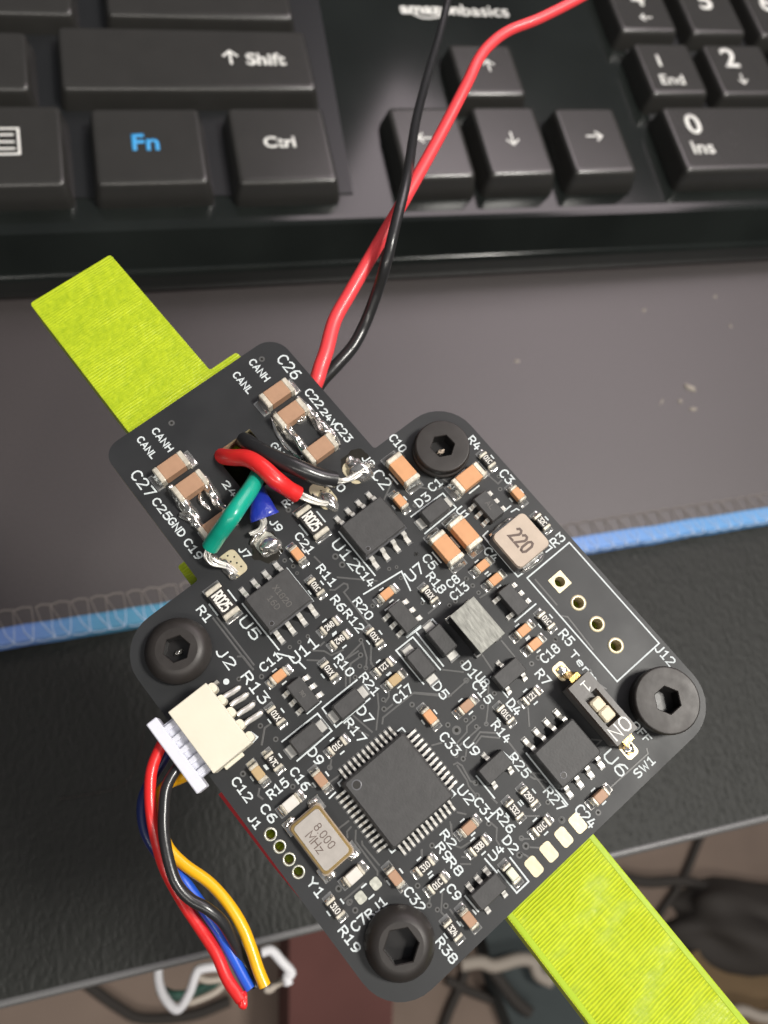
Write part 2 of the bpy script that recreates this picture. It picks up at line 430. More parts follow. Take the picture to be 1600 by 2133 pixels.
def plate(name, outer, holes, z0, z1, mats, bevel=0.0):
    cu = bpy.data.curves.new(name, 'CURVE'); cu.dimensions = '2D'; cu.fill_mode = 'BOTH'
    cu.extrude = (z1 - z0) / 2 * MM; cu.bevel_depth = bevel * MM; cu.offset = -bevel * MM
    for loop in [outer] + holes:
        sp = cu.splines.new('POLY'); sp.points.add(len(loop) - 1); sp.use_cyclic_u = True
        for p, q in zip(sp.points, loop): p.co = (q[0] * MM, q[1] * MM, 0, 1)
    o = bpy.data.objects.new('tmp', cu); COL.objects.link(o)
    me = bpy.data.meshes.new_from_object(o.evaluated_get(bpy.context.evaluated_depsgraph_get()))
    bpy.data.objects.remove(o); me.name = name
    me.transform(Matrix.Translation((0, 0, (z0 + z1) / 2 * MM)))
    me.materials.clear()
    for m_ in mats: me.materials.append(M[m_])
    for p in me.polygons:
        p.material_index = 0 if (abs(p.normal.z) > .5 or len(mats) < 2) else 1; p.use_smooth = False
    return me

# stroke lettering like the board's own vector font: glyph = (width, [polylines])
G = {
 '0': (.62, [[(.18,0),(.0,.2),(.0,.8),(.18,1),(.42,1),(.6,.8),(.6,.2),(.42,0),(.18,0)]]),
 '1': (.55, [[(.05,.82),(.28,1),(.28,0)],[(.05,0),(.52,0)]]),
 '2': (.6, [[(.0,.85),(.14,1),(.42,1),(.57,.86),(.57,.66),(.0,0),(.6,0)]]),
 '3': (.6, [[(.0,1),(.57,1),(.27,.62),(.42,.62),(.58,.47),(.58,.14),(.44,0),(.14,0),(.0,.12)]]),
 '4': (.62, [[(.42,0),(.42,.68)],[(.22,1),(.0,.3),(.62,.3)]]),
 '5': (.6, [[(.54,1),(.08,1),(.03,.55),(.16,.63),(.42,.63),(.57,.48),(.57,.14),(.42,0),(.14,0),(.0,.12)]]),
 '6': (.6, [[(.5,1),(.25,.98),(.05,.68),(.0,.4),(.0,.16),(.15,0),(.42,0),(.57,.15),(.57,.42),(.42,.57),(.15,.57),(.02,.42)]]),
 '7': (.58, [[(.0,1),(.58,1),(.2,0)]]),
 '8': (.6, [[(.16,.55),(.02,.68),(.02,.87),(.16,1),(.42,1),(.56,.87),(.56,.68),(.42,.55),(.16,.55),(.0,.42),(.0,.14),(.15,0),(.43,0),(.58,.14),(.58,.42),(.42,.55)]]),
 '9': (.6, [[(.1,0),(.33,.02),(.53,.32),(.58,.6),(.58,.84),(.43,1),(.16,1),(.01,.85),(.01,.58),(.16,.43),(.43,.43),(.56,.58)]]),
 'A': (.62, [[(.0,0),(.31,1),(.62,0)],[(.1,.3),(.52,.3)]]),
 'B': (.6, [[(.0,0),(.0,1),(.4,1),(.54,.87),(.54,.66),(.4,.53),(.0,.53)],[(.4,.53),(.58,.4),(.58,.13),(.42,0),(.0,0)]]),
 'C': (.6, [[(.6,.14),(.44,0),(.24,0),(.04,.2),(.0,.4),(.0,.62),(.05,.82),(.24,1),(.44,1),(.6,.88)]]),
 'D': (.6, [[(.0,0),(.0,1),(.28,1),(.5,.86),(.6,.6),(.6,.38),(.5,.13),(.28,0),(.0,0)]]),
 'F': (.52, [[(.0,0),(.0,1),(.52,1)],[(.0,.53),(.38,.53)]]),
 'G': (.62, [[(.58,.88),(.44,1),(.24,1),(.05,.82),(.0,.6),(.0,.38),(.06,.16),(.24,0),(.44,0),(.6,.14),(.6,.46),(.4,.46)]]),
 'H': (.6, [[(.0,0),(.0,1)],[(.6,0),(.6,1)],[(.0,.53),(.6,.53)]]),
 'J': (.5, [[(.46,1),(.46,.22),(.33,0),(.14,0),(.0,.12)]]),
 'L': (.5, [[(.0,1),(.0,0),(.5,0)]]),
 'M': (.7, [[(.0,0),(.0,1),(.35,.35),(.7,1),(.7,0)]]),
 'N': (.62, [[(.0,0),(.0,1),(.6,0),(.6,1)]]),
 'O': (.66, [[(.2,0),(.04,.18),(.0,.5),(.04,.82),(.2,1),(.46,1),(.62,.82),(.66,.5),(.62,.18),(.46,0),(.2,0)]]),
 'R': (.6, [[(.0,0),(.0,1),(.4,1),(.57,.86),(.57,.62),(.42,.48),(.0,.48)],[(.3,.48),(.6,0)]]),
 'S': (.58, [[(.0,.08),(.16,0),(.42,0),(.57,.14),(.57,.36),(.42,.48),(.16,.56),(.01,.68),(.01,.86),(.16,1),(.4,1),(.55,.93)]]),
 'T': (.6, [[(.0,1),(.6,1)],[(.3,1),(.3,0)]]),
 'U': (.6, [[(.0,1),(.0,.18),(.14,0),(.44,0),(.6,.18),(.6,1)]]),
 'V': (.6, [[(.0,1),(.3,0),(.6,1)]]),
 'W': (.76, [[(.0,1),(.18,0),(.38,.72),(.58,0),(.76,1)]]),
 'X': (.6, [[(.0,1),(.6,0)],[(.0,0),(.6,1)]]),
 'Y': (.6, [[(.0,1),(.3,.5),(.6,1)],[(.3,.5),(.3,0)]]),
 'Z': (.6, [[(.0,1),(.6,1),(.0,0),(.6,0)]]),
 'e': (.5, [[(.02,.34),(.48,.34),(.48,.5),(.36,.64),(.14,.64),(.0,.5),(.0,.14),(.14,0),(.42,0)]]),
 'r': (.36, [[(.0,.64),(.0,0)],[(.0,.42),(.14,.62),(.34,.64)]]),
 'm': (.7, [[(.0,0),(.0,.64)],[(.0,.5),(.18,.64),(.34,.52),(.34,0)],[(.34,.5),(.52,.64),(.7,.52),(.7,0)]]),
 'z': (.46, [[(.0,.64),(.46,.64),(.0,0),(.46,0)]]),
 '.': (.1, [[(.03,0),(.07,.03)]]),
 '-': (.5, [[(.0,.45),(.5,.45)]]),
}
def lettering(mb, text, L, H, r, z0=0.0, h=0.02, gap=.26, mi=0, centre=True):
    ws = [G[c][0] if c in G else .4 for c in text]
    tot = sum(ws) + gap * (len(ws) - 1); k = L / tot; x = -L / 2 if centre else 0.0
    n = 0
    for c, w in zip(text, ws):
        for st in G.get(c, (0, []))[1]:
            mb.ribbon([(x + px_ * k, (py_ - .5) * H) for px_, py_ in st], r, z0, h + .0015 * (n % 5), mi=mi); n += 1
        x += (w + gap) * k
    return mb
# ------------------------------------------------------------------ zoom windows used when measuring
CR = dict(A=(220, 690), B=(520, 690), C=(780, 840), D=(300, 1000), E=(560, 1000), F=(840, 1040), G=(1100, 1120), H=(260, 1260),
          I=(540, 1260), J=(840, 1300), K=(1080, 1320), L=(440, 1560), M=(660, 1460), N=(840, 1600), P=(660, 1720), Q=(240, 1480))
def cp(c, x, y): return CR[c][0] + x / 4.0, CR[c][1] + y / 4.0
def cb(c, x, y, z=0.0): return ab(*cp(c, x, y), z)

# ================================================================== the circuit board
holes = []
j12 = [(-0.804 + 0, 0)]
J12 = [(1.463 + 2.54 * i, 15.649) for i in range(4)]
J1 = [(1.812 + 1.27 * i, -18.279 + 0.42) for i in range(4)]
J1 = [tuple(cb('L', *p)[:2]) for p in ((493, 712), (569, 814), (648, 920), (726, 1025))]
SCREW = [(-15.25, -15.25), (-15.25, 15.25), (15.25, 15.25), (15.25, -15.25)]
for p in J12: holes.append(circle(*p, 0.50, 18))
for p in J1: holes.append(circle(*p, 0.40, 18))
for p in SCREW: holes.append(circle(*p, 1.6, 20))
slot = [(-28.35, -1.95), (-28.35, 2.25), (-22.9, 2.25), (-22.9, -1.95)]
holes.append(slot)
E_ = 19.42
outline = round_poly([(-E_, -E_, 3.9), (E_, -E_, 4.0), (E_, E_, 3.9), (-E_, E_, 3.9), (-E_, 10.4, 0.3), (-35.0, 10.3, 2.2),
                      (-35.0, -9.95, 1.7), (-E_, -10.2, 0.3)], 8)
BT = 1.6
board_me = plate('circuit_board', outline, holes, -BT, 0.0, ['solder_mask', 'fr4_edge'])
board = link('circuit_board', board_me, None, MBOARD)
tag(board, 'matte black circuit board held over the desk, crowded with small electronic parts and white lettering', 'circuit board')

def part(name, mb, mats, u=0, v=0, z=0, a=0.0, parent=board):
    return link(name, mb.mesh(name, mats), parent, T(u, v, z, a))
def reuse(name, me, parent, mtx=None): return link(name, me, parent, mtx)

# ---- printed lettering on the board
def silk(crop, text, x0, y0, x1, y1, h, r=0.088):
    h = h * .92
    a = cb(crop, x0, y0); b = cb(crop, x1, y1); d = b - a
    ang = 0.0 if abs(d.x) > abs(d.y) else PI / 2
    if (d.x if ang == 0 else d.y) < 0: ang += PI
    pxd = math.hypot(x1 - x0, y1 - y0); nx, ny = (y1 - y0) / pxd, -(x1 - x0) / pxd
    c = (a + b) / 2; t = cb(crop, (x0 + x1) / 2 + nx * h, (y0 + y1) / 2 + ny * h)
    H = (t - c).length; Lw = abs(d.x) if abs(d.x) > abs(d.y) else abs(d.y)
    mb = lettering(MB(), text, Lw, H, .058 + .024 * H)
    part('printed_label', mb, 'silk', c.x, c.y, 0.0, ang)
for s_ in [
 ('A','CANH',1212,245,1350,400,58), ('A','CANL',1080,350,1208,505,58), ('A','CANH',400,820,548,985,58), ('A','CANL',285,885,402,1050,58),
 ('A','C27',228,1185,398,1352,92), ('A','C25',412,1400,530,1560,68), ('A','24V',992,1258,1130,1430,54), ('D','GND',222,325,325,458,66),
 ('B','C26',255,215,405,378,88), ('B','C22',485,490,592,628,66), ('B','24V',610,655,712,782,54), ('B','C23',722,780,838,905,66),
 ('B','GND',185,945,315,1070,58), ('B','J8',950,1050,1030,1115,62), ('B','C10',1182,875,1290,990,66), ('B','C2',1050,1175,1152,1292,98),
 ('B','0',745,1285,778,1325,64),
 ('C','R4',795,290,872,372,68), ('C','C3',1062,568,1142,652,72), ('C','C1',462,712,548,645,72), ('C','D3',352,840,452,768,70),
 ('C','U1',700,880,775,955,66), ('C','C5',418,1275,508,1365,72), ('C','R3',1485,1175,1568,1100,76), ('C','C4',932,1215,1012,1305,68),
 ('C','U7',278,1455,392,1362,92), ('C','R18',452,1430,580,1562,72), ('F','C8',372,715,455,655,72), ('F','C13',398,812,535,722,72),
 ('D','C19',348,505,472,645,68), ('D','R1',458,1068,548,1165,72), ('D','U5',815,1160,955,1305,92), ('D','J2',615,1420,755,1545,88),
 ('D','J7',798,572,878,632,60), ('D','J9',1062,338,1140,412,62), ('D','C21',1278,450,1398,600,66), ('D','R11',1460,720,1585,868,68),
 ('D','C11',970,1565,1135,1460,72), ('D','U11',1222,1490,1440,1350,92), ('D','R9',1165,205,1245,150,62),
 ('E','U12',552,515,738,725,92), ('E','C14',738,732,870,868,70), ('E','R6',538,978,622,1078,72), ('E','R12',642,1095,775,1252,70),
 ('E','R20',722,998,852,1145,70), ('I','R10',645,432,775,575,72), ('I','R21',858,585,982,738,70), ('I','D7',828,868,935,965,80),
 ('I','R17',725,970,875,1125,74), ('I','C17',1128,795,1265,692,78), ('I','D5',1462,660,1562,765,78), ('I','D9',422,1212,520,1312,80),
 ('H','R13',992,585,1185,795,90), ('I','C16',275,1372,405,1528,74), ('I','R15',75,1585,235,1475,78), ('L','C12',192,252,325,425,76),
 ('J','D1',512,330,598,428,78), ('J','U8',618,428,705,505,76), ('J','C15',592,490,730,645,72), ('J','D4',882,645,968,740,76),
 ('J','R14',755,830,882,970,72), ('J','R7',1118,402,1212,485,78), ('J','R5',1318,68,1408,158,80), ('J','C18',1152,295,1290,195,80),
 ('J','C33',325,920,455,1075,80), ('J','U9',520,968,618,1082,76), ('J','R25',900,1098,1045,1258,78), ('J','U2',475,1360,570,1482,78),
 ('J','R27',1190,1382,1335,1535,78), ('K','J12',1155,115,1292,245,74), ('K','Term',440,155,650,385,60), ('K','U6',735,995,890,1165,98),
 ('K','SW1',972,1170,1125,1050,74), ('K','OFF',965,745,1085,895,64), ('K','C24',495,1445,625,1600,84),
 ('L','C6',432,475,525,602,76), ('L','J1',318,568,402,645,66), ('L','Y1',822,1090,918,1220,78), ('P','R19',205,855,342,1042,78),
 ('P','RJ1',415,748,570,622,74), ('P','C7',298,855,398,768,84), ('N','C31',612,262,740,425,76), ('N','R26',775,360,912,520,76),
 ('N','R2',325,540,430,645,72), ('N','R9',288,645,390,752,74), ('N','R8',380,765,485,875,74), ('N','U4',722,738,832,668,76),
 ('N','D2',848,585,942,692,76), ('N','C9',380,985,465,1085,74), ('N','C32',28,1010,162,1180,80), ('P','R38',1010,955,1155,1125,78)]:
    silk(*s_)

def sline(crop, *pts, r=0.075, closed=False):
    mb = MB(); P = [cb(crop, *p) for p in pts]; c = P[0]
    mb.ribbon([(p.x - c.x, p.y - c.y) for p in P], r, 0.0, 0.021, closed)
    part('printed_outline', mb, 'silk', c.x, c.y)
# long connector outline
u0, v0 = ab(1098, 1204)[:2]; u1, v1 = ab(1373, 1340)[:2]
mb = MB(); mb.ribbon([(0, 0), (0, v1 - v0), (u1 - u0, v1 - v0), (u1 - u0, 0)], 0.075, 0, 0.021, True)
part('printed_outline', mb, 'silk', u0, v0)
for l_ in [
 ('C',(305,945),(570,750),(680,870),(420,1085)), ('E',(585,430),(885,795)), ('D',(1190,735),(1410,1010)), ('D',(820,1030),(1125,1415)),
 ('K',(65,995),(410,1425)), ('E',(790,950),(1105,760),(1180,920)), ('E',(1150,1310),(1265,1215)), ('I',(150,405),(290,440)),
 ('I',(335,480),(385,530)), ('I',(400,905),(515,805)), ('F',(285,1045),(245,1000),(30,1150)), ('F',(110,1110),(335,1390)),
 ('I',(1370,660),(1140,380),(1280,268),(1510,540)), ('I',(815,625),(525,860),(640,1018),(922,780)), ('I',(190,1140),(485,905),(605,1050),(315,1300)),
 ('C',(945,1065),(905,1105),(1195,1445),(1245,1410)), ('C',(1430,1240),(1480,1203),(1448,1178)), ('F',(930,1020),(1105,872)),
 ('C',(965,990),(1135,855)), ('C',(1140,905),(1185,878),(1205,890)), ('J',(730,440),(870,610)), ('J',(610,1265),(760,1450)), ('J',(825,1060),(905,1130)),
 ('N',(680,755),(780,870)), ('N',(515,1065),(625,1195)), ('N',(790,850),(945,1040),(1045,945),(890,745)),
 ('I',(1155,1050),(1190,1025),(1215,1055)), ('M',(1125,745),(1155,775),(1120,805)), ('M',(600,1235),(625,1265),(655,1240)),
 ('M',(210,655),(180,685),(195,710)), ('M',(105,810),(155,762)), ('H',(1050,1060),(1105,1102),(1065,1145)),
 ('L',(1255,1155),(1290,1125)), ('L',(1315,1250),(1355,1215)), ('E',(970,1085),(1085,1000))]:
    sline(*l_)
c = cb('H', 845, 640); mb = MB(); mb.prism(circle(0, 0, .27, 16), 0.0, 0.02); part('printed_dot', mb, 'silk', c.x, c.y)

# ---- tracks under the mask: very low ridges, joined
mb = MB(); k = 0
for cr_, pts in [
 ('H',[(735,110),(925,360),(1050,520)]), ('H',[(770,105),(960,350),(1075,500)]), ('H',[(940,430),(985,430),(1070,540)]),
 ('E',[(570,810),(900,840)]), ('E',[(510,915),(550,915),(625,860),(655,870),(660,900),(625,935),(850,1230),(855,1400),(845,1500),(880,1580)]),
 ('E',[(380,640),(430,690)]), ('I',[(720,680),(720,600),(700,470),(860,310)]), ('I',[(755,650),(755,560),(760,490),(830,440)]),
 ('I',[(740,440),(825,385)]), ('I',[(860,320),(895,440),(890,520)]), ('I',[(930,330),(930,490),(960,520)]),
 ('I',[(540,310),(510,340)]), ('I',[(400,460),(520,465)]), ('I',[(440,380),(540,385),(600,420),(700,375)]),
 ('I',[(1600,755),(1290,730),(1030,940),(1025,990)]), ('I',[(1045,885),(1110,830)]), ('I',[(1050,810),(1080,765),(1080,730)]),
 ('I',[(985,740),(995,850),(975,1040)]), ('I',[(940,1060),(780,920)]), ('I',[(910,1090),(720,990)]), ('I',[(590,1360),(600,1290)]),
 ('I',[(585,1480),(670,1420)]), ('H',[(1140,1165),(1165,1025),(1215,990)]), ('J',[(330,380),(500,400)]), ('J',[(60,575),(380,605),(530,470)]),
 ('J',[(690,830),(705,700),(710,510)]), ('J',[(430,1010),(530,900),(530,850),(590,795)]), ('J',[(450,1030),(640,860)]),
 ('J',[(570,1000),(640,900),(790,910)]), ('J',[(590,1015),(650,935),(800,950)]), ('J',[(420,1170),(450,1155),(490,1180),(560,1310),(600,1320)]),
 ('J',[(450,1180),(530,1300),(545,1350),(610,1430)]), ('J',[(530,1010),(520,1100)]), ('J',[(1040,700),(1050,850)]),
 ('J',[(1060,1240),(1150,1245)]), ('J',[(1060,1270),(1090,1290),(1180,1300)]), ('J',[(860,960),(1200,1400)]),
 ('L',[(1060,665),(1145,600)]), ('L',[(1135,740),(1130,690),(1165,650)]), ('L',[(1400,970),(1260,800),(1255,770)]),
 ('L',[(1385,1050),(1385,1020),(1200,770),(1205,680)]), ('L',[(1100,1265),(1270,1120)]), ('L',[(400,330),(390,390),(430,420)]),
 ('N',[(780,290),(740,250)]), ('N',[(735,460),(780,500),(775,600),(800,640)]), ('N',[(450,370),(520,385)]), ('N',[(400,470),(410,590),(440,650),(480,665),(600,590)]),
 ('N',[(490,740),(560,750)]), ('N',[(480,800),(560,800)]), ('N',[(155,680),(155,740),(130,770)]), ('N',[(225,1060),(215,1130)]),
 ('N',[(325,1030),(315,1200),(350,1240)]), ('N',[(390,1180),(470,1290)]), ('N',[(1010,400),(1130,400)]), ('N',[(1050,590),(980,590)]),
 ('N',[(1060,660),(1140,665)]), ('N',[(980,705),(1040,740)]), ('K',[(610,880),(690,890),(650,930)]), ('K',[(1070,960),(1080,1000),(770,1280)]),
 ('K',[(600,300),(640,400),(730,460)]), ('G',[(60,350),(240,560)]), ('G',[(270,650),(330,660),(540,930)]), ('F',[(640,820),(720,770)]),
 ('F',[(210,950),(280,890)]), ('F',[(820,1180),(960,1350)]), ('F',[(660,1300),(760,1450)]), ('M',[(870,1250),(875,1310),(850,1340)]),
 ('M',[(960,370),(1040,350)]), ('M',[(1110,1010),(1120,1080)]), ('C',[(360,700),(520,720),(590,690)]), ('C',[(560,620),(640,680)]),
 ('C',[(950,600),(1030,670),(1060,640)]), ('B',[(1290,1040),(1120,1400)])]:
    P = [cb(cr_, *p) for p in pts]; mb.ribbon([(p.x, p.y) for p in P], .085, 0.0, 0.012 + .0012 * (k % 7)); k += 1
o = part('tracks', mb, 'trace'); tag(o, kind='stuff')

# ---- via holes: a raised ring round a flat black disc painted as the bore's shade
via_mb = MB(); via_mb.disc((0, 0), .24, .012, 14, 0, r0=.11); via_mb.lathe([(.24, 0), (.24, .012)], 14, 0); via_mb.disc((0, 0), .11, .006, 12, 1)
via_me = via_mb.mesh('via', ['trace', 'hole_shade'])
for cr_, x, y, s_ in [('A',1302,232,1.25),('A',550,765,1.25),('E',555,637,1.3),('E',612,705,1.3),('E',1228,618,.9),('E',1003,740,.8),('E',1065,725,.7),('E',1213,212,.8),
 ('E',132,670,.9),('E',203,718,.9),('E',235,775,.7),('E',163,248,1.1),('E',1100,815,.8),('E',865,1048,.9),('E',768,1335,.9),('E',1280,1025,.8),('C',1048,715,.9),('C',338,852,.9),('C',348,1258,.9),
 ('C',770,1462,.9),('C',820,1520,.9),('C',1035,610,.8),('F',525,660,.9),('F',578,718,.9),('F',628,778,.9),('F',435,850,.9),('F',385,885,.9),('F',490,1360,.9),('F',1267,1168,1.),
 ('F',1125,1322,1.),('F',1070,1370,1.),('F',530,1508,1.),('H',950,618,.9),('H',1140,598,1.),('H',1075,810,.8),('H',1135,890,1.),('H',1130,1008,1.),('H',1258,1120,1.),('H',985,1408,1.1),
 ('I',845,418,1.),('I',838,510,.9),('I',888,525,.9),('I',800,603,.9),('I',1035,790,.9),('I',1040,868,1.),('I',1272,830,1.),('I',588,1355,1.),('I',360,760,.4),('I',335,310,.8),
 ('I',255,352,.8),('I',405,262,.8),('J',525,470,1.1),('J',372,840,1.),('J',445,885,1.7),('J',522,800,.9),('J',590,780,.9),('J',658,690,.9),('J',610,855,.9),('J',692,832,.9),('J',760,578,.9),
 ('J',500,1122,1.),('J',440,1095,.9),('J',605,1322,1.1),('J',615,1430,1.1),('J',1190,1300,.9),('J',1205,1485,.9),('J',75,672,1.),('N',712,462,1.),('N',240,645,1.),('N',985,585,1.),
 ('N',1022,650,1.3),('N',968,725,1.2),('N',1322,432,1.3),('N',215,1142,1.),('N',285,1180,.9),('N',355,1148,1.),('K',665,1490,1.1),('K',360,1550,1.1),('K',308,45,1.),('K',165,200,1.),
 ('L',1062,1165,1.2),('L',1150,1280,1.1),('L',1200,1345,1.1),('L',680,315,1.),('L',850,300,1.),('L',1462,1090,1.),('P',280,632,.9),('P',840,500,1.),('D',1205,248,1.1),('B',1380,1450,.8)]:
    c = cb(cr_, x, y); reuse('via', via_me, board, T(c.x, c.y) @ Matrix.Diagonal((s_, s_, 1, 1)))

# ---- plated through holes
def ring_part(p, ro, ri, m_, sq=False):
    mb = MB()
    if sq: 
        q = round_poly([(-ro, -ro, .08), (ro, -ro, .08), (ro, ro, .08), (-ro, ro, .08)], 2)
        me = plate('plated_hole', q, [circle(0, 0, ri, 20)], 0.0, 0.03, [m_]); o = link('plated_hole', me, board, T(p[0], p[1], 0)); 
    else:
        mb.lathe([(ro, 0), (ro, .03), (ri + .03, .034), (ri, .01), (ri, -1.5)], 24); part('plated_hole', mb, m_, p[0], p[1])
    if sq: mb = MB(); mb.lathe([(ri, .02), (ri - .01, -1.5)], 20); link('bore', mb.mesh('bore', m_), o)
for i, p in enumerate(J12): ring_part(p, .76 if i else .80, .50, 'pad_gold', i == 0)
for p in J1: ring_part(p, .57, .40, 'pad_tin')

# ---- ceramic capacitors, resistors, diodes ...
def fillet(sx, L, Wd, H, pad):
    """solder wedge and end cap of a chip part; sx = +1 / -1 end, cap 'L' half length"""
    mb = MB()
    return mb
def chip_end(Lh, Wd, H, cap, pad, hf, seed, solder=True):
    """end at +x: cap box wrapped round the body, plus a concave solder wedge out to the pad's edge"""
    mb = MB()
    mb.box((Lh - cap / 2, 0, H / 2 + .02), (cap, Wd, H), min(.09, H * .14), 0)
    if solder:
        w = Wd * .96; rows = [(0.0, hf), (.12, hf * .80), (.30, hf * .46), (.62, hf * .2), (1.0, .03)]
        vs = []; nn = 6
        for t, z in rows:
            for i in range(nn + 1):
                y = (i / nn - .5) * w * (1 - .10 * t); e = 1 - abs(i / nn - .5) * 2
                zz = max(.02, z * (.45 + .55 * min(1, e * 2.6))) + .02 * noise.noise(Vector((t * 4 + seed, i * .8, seed * 2.0)))
                zz = min(zz, H * .92)
                vs.append((Lh - .015 + t * pad, y, max(.022, zz)))
        base = len(vs); fs = []
        for r_ in range(len(rows) - 1):
            for i in range(nn): fs.append((r_ * (nn + 1) + i, (r_ + 1) * (nn + 1) + i, (r_ + 1) * (nn + 1) + i + 1, r_ * (nn + 1) + i + 1))
        mb.add(vs, fs, 1, True)
        sk = []; 
        edge = [r_ * (nn + 1) for r_ in range(len(rows))] + [(len(rows) - 1) * (nn + 1) + i for i in range(1, nn + 1)] + [r_ * (nn + 1) + nn for r_ in range(len(rows) - 2, -1, -1)]
        ev = [vs[i] for i in edge]; m_ = len(ev)
        mb.add(ev + [(p[0], p[1], 0.0) for p in ev], [(i, m_ + i, m_ + i + 1, i + 1) for i in range(m_ - 1)], 1)
        mb.box((Lh + pad * .42, 0, .012), (pad * 1.25, Wd * 1.06, .024), 0, 1)
    return mb
MIR = Matrix.Rotation(PI, 4, 'Z')
def chip_type(kind, L, Wd, H, cap, pad, hf, body_mat, end_mat='terminal'):
    b = MB(); b.box((0, 0, H / 2 + .02), (L - 2 * cap + .02, Wd * .965, H * .965), .05 if H > .6 else .03, 0)
    return dict(body=b.mesh(kind, body_mat), ends=[chip_end(L / 2, Wd, H, cap, pad, hf, s_).mesh('terminal', [end_mat, 'solder']) for s_ in (1, 2, 3)], H=H, L=L, W=Wd, cap=cap)
CT = dict(
 big=chip_type('capacitor', 3.2, 1.65, 1.25, .52, .62, .95, 'ceramic_brown'),
 bigo=chip_type('capacitor', 3.2, 1.65, 1.25, .52, .62, .95, 'ceramic_orange'),
 bign=chip_type('capacitor', 3.2, 1.65, 1.25, .52, .1, .5, 'ceramic_brown'),
 c=chip_type('capacitor', 1.65, .85, .75, .30, .48, .52, 'ceramic_orange'),
 cb=chip_type('capacitor', 1.65, .85, .75, .30, .48, .52, 'ceramic_brown'),
 ct=chip_type('capacitor', 1.65, .85, .70, .34, .45, .50, 'ceramic_tan'),
 cw=chip_type('capacitor', 1.75, .95, .80, .26, .45, .55, 'ceramic_white'),
 r=chip_type('resistor', 1.62, .86, .46, .30, .42, .36, 'resistor_black'),
 R=chip_type('resistor', 3.2, 1.62, .60, .50, .35, .5, 'resistor_black'))
def angle(dr): return 0.0 if dr == 'u' else PI / 2
def place(kind, name, cr_, x, y, dr, text=None, flip=False, dashes=True):
    t = CT[kind]; c = cb(cr_, x, y, t['H']); a = angle(dr)
    o = link(name, t['body'], board, T(c.x, c.y, 0, a))
    e = t['ends']; i = random.randrange(3)
    link('terminal', e[i], o); link('terminal', e[(i + 1) % 3], o, MIR)
    if text:
        H = .46 if kind == 'r' else .98; Lw = (.80 if kind == 'r' else 1.70)
        mb = lettering(MB(), text, Lw, H, .042 if kind == 'r' else .085, 0, .008, gap=.2)
        link('marking', mb.mesh('marking', 'mark_white'), o, T(0, 0, t['H'] + .012, PI if flip else 0))
    if dashes:
        L2 = .19 if kind in ('r', 'c', 'cb', 'ct', 'cw') else .62
        dm = DASH.get(L2)
        if dm is None:
            q = MB(); q.ribbon([(-L2, 0), (L2, 0)], .075, 0, .02); dm = DASH[L2] = q.mesh('printed_dash', 'silk')
        off = t['W'] / 2 + (.28 if L2 < .3 else .22)
        for s_ in (-1, 1):
            d = Vector((0, s_ * off)); d = Vector((d.x * math.cos(a) - d.y * math.sin(a), d.x * math.sin(a) + d.y * math.cos(a)))
            link('printed_dash', dm, board, T(c.x + d.x, c.y + d.y, 0, a))
    return o
DASH = {}
for kind, cr_, x, y, dr in [
 ('big','A',1427,507,'v'), ('big','A',545,1125,'v'), ('bign','B',345,675,'v'), ('bign','B',590,970,'v'), ('bign','A',700,1280,'v'), ('bign','D',605,375,'v'),
 ('bigo','C',240,542,'u'), ('bigo','C',790,615,'v'), ('bigo','C',760,1072,'u'), ('bigo','C',605,1200,'u'),
 ('c','C',215,808,'u'), ('c','C',1198,748,'u'), ('c','C',905,1350,'v'), ('c','C',1010,1465,'v'), ('c','D',1278,612,'u'), ('c','E',985,945,'v'),
 ('c','F',1008,1090,'v'), ('c','F',1102,1205,'v'), ('c','H',1285,590,'v'), ('ct','I',1132,623,'v'), ('c','I',1425,930,'u'), ('cb','J',532,682,'v'),
 ('cb','I',512,1455,'u'), ('ct','H',1110,1402,'u'), ('cw','L',662,458,'v'), ('cw','L',1190,1060,'v'), ('cb','P',655,435,'u'), ('cb','N',550,498,'v'),
 ('cb','K',690,1358,'v'), ('cb','N',552,1262,'u')]:
    place(kind, 'capacitor', cr_, x, y, dr, dashes=(kind not in ('bign', 'cw', 'big')))
for cr_, x, y, dr, tx, fl in [
 ('C',945,468,'u','01C',0), ('C',1400,985,'u','32C',0), ('D',1432,888,'u','01C',0), ('E',505,1215,'v','248',0), ('E',590,1330,'v','842',1), ('E',882,1305,'u','01X',0),
 ('E',1340,950,'u','01X',0), ('H',1258,922,'u','01X',0), ('I',583,545,'u','01X',0), ('I',1037,517,'v','121',1), ('I',650,1175,'v','01C',0), ('H',1237,1303,'u','47C',0),
 ('J',855,752,'u','01C',0), ('J',1070,602,'v','121',0), ('F',1195,1008,'u','01C',0), ('J',1050,1440,'u','290',0), ('N',930,348,'u','332',0), ('N',1155,490,'v','01C',0),
 ('N',632,655,'v','30B',0), ('N',182,820,'v','310',0), ('N',285,968,'v','01C',0), ('N',415,1355,'u','324',0), ('L',1035,1328,'u','310',0)]:
    place('r', 'resistor', cr_, x, y, dr, tx, bool(fl))
for cr_, x, y in (('D', 650, 1010), ('D', 1402, 345)):
    place('R', 'resistor', cr_, x, y, 'u', 'R025')
# LED
led = place('r', 'led', 'N', 905, 882, 'u', dashes=False)
mb = MB(); mb.box((0, 0, .62), (.95, .72, .34), .08, 0); link('lens', mb.mesh('lens', 'led_lens'), led)

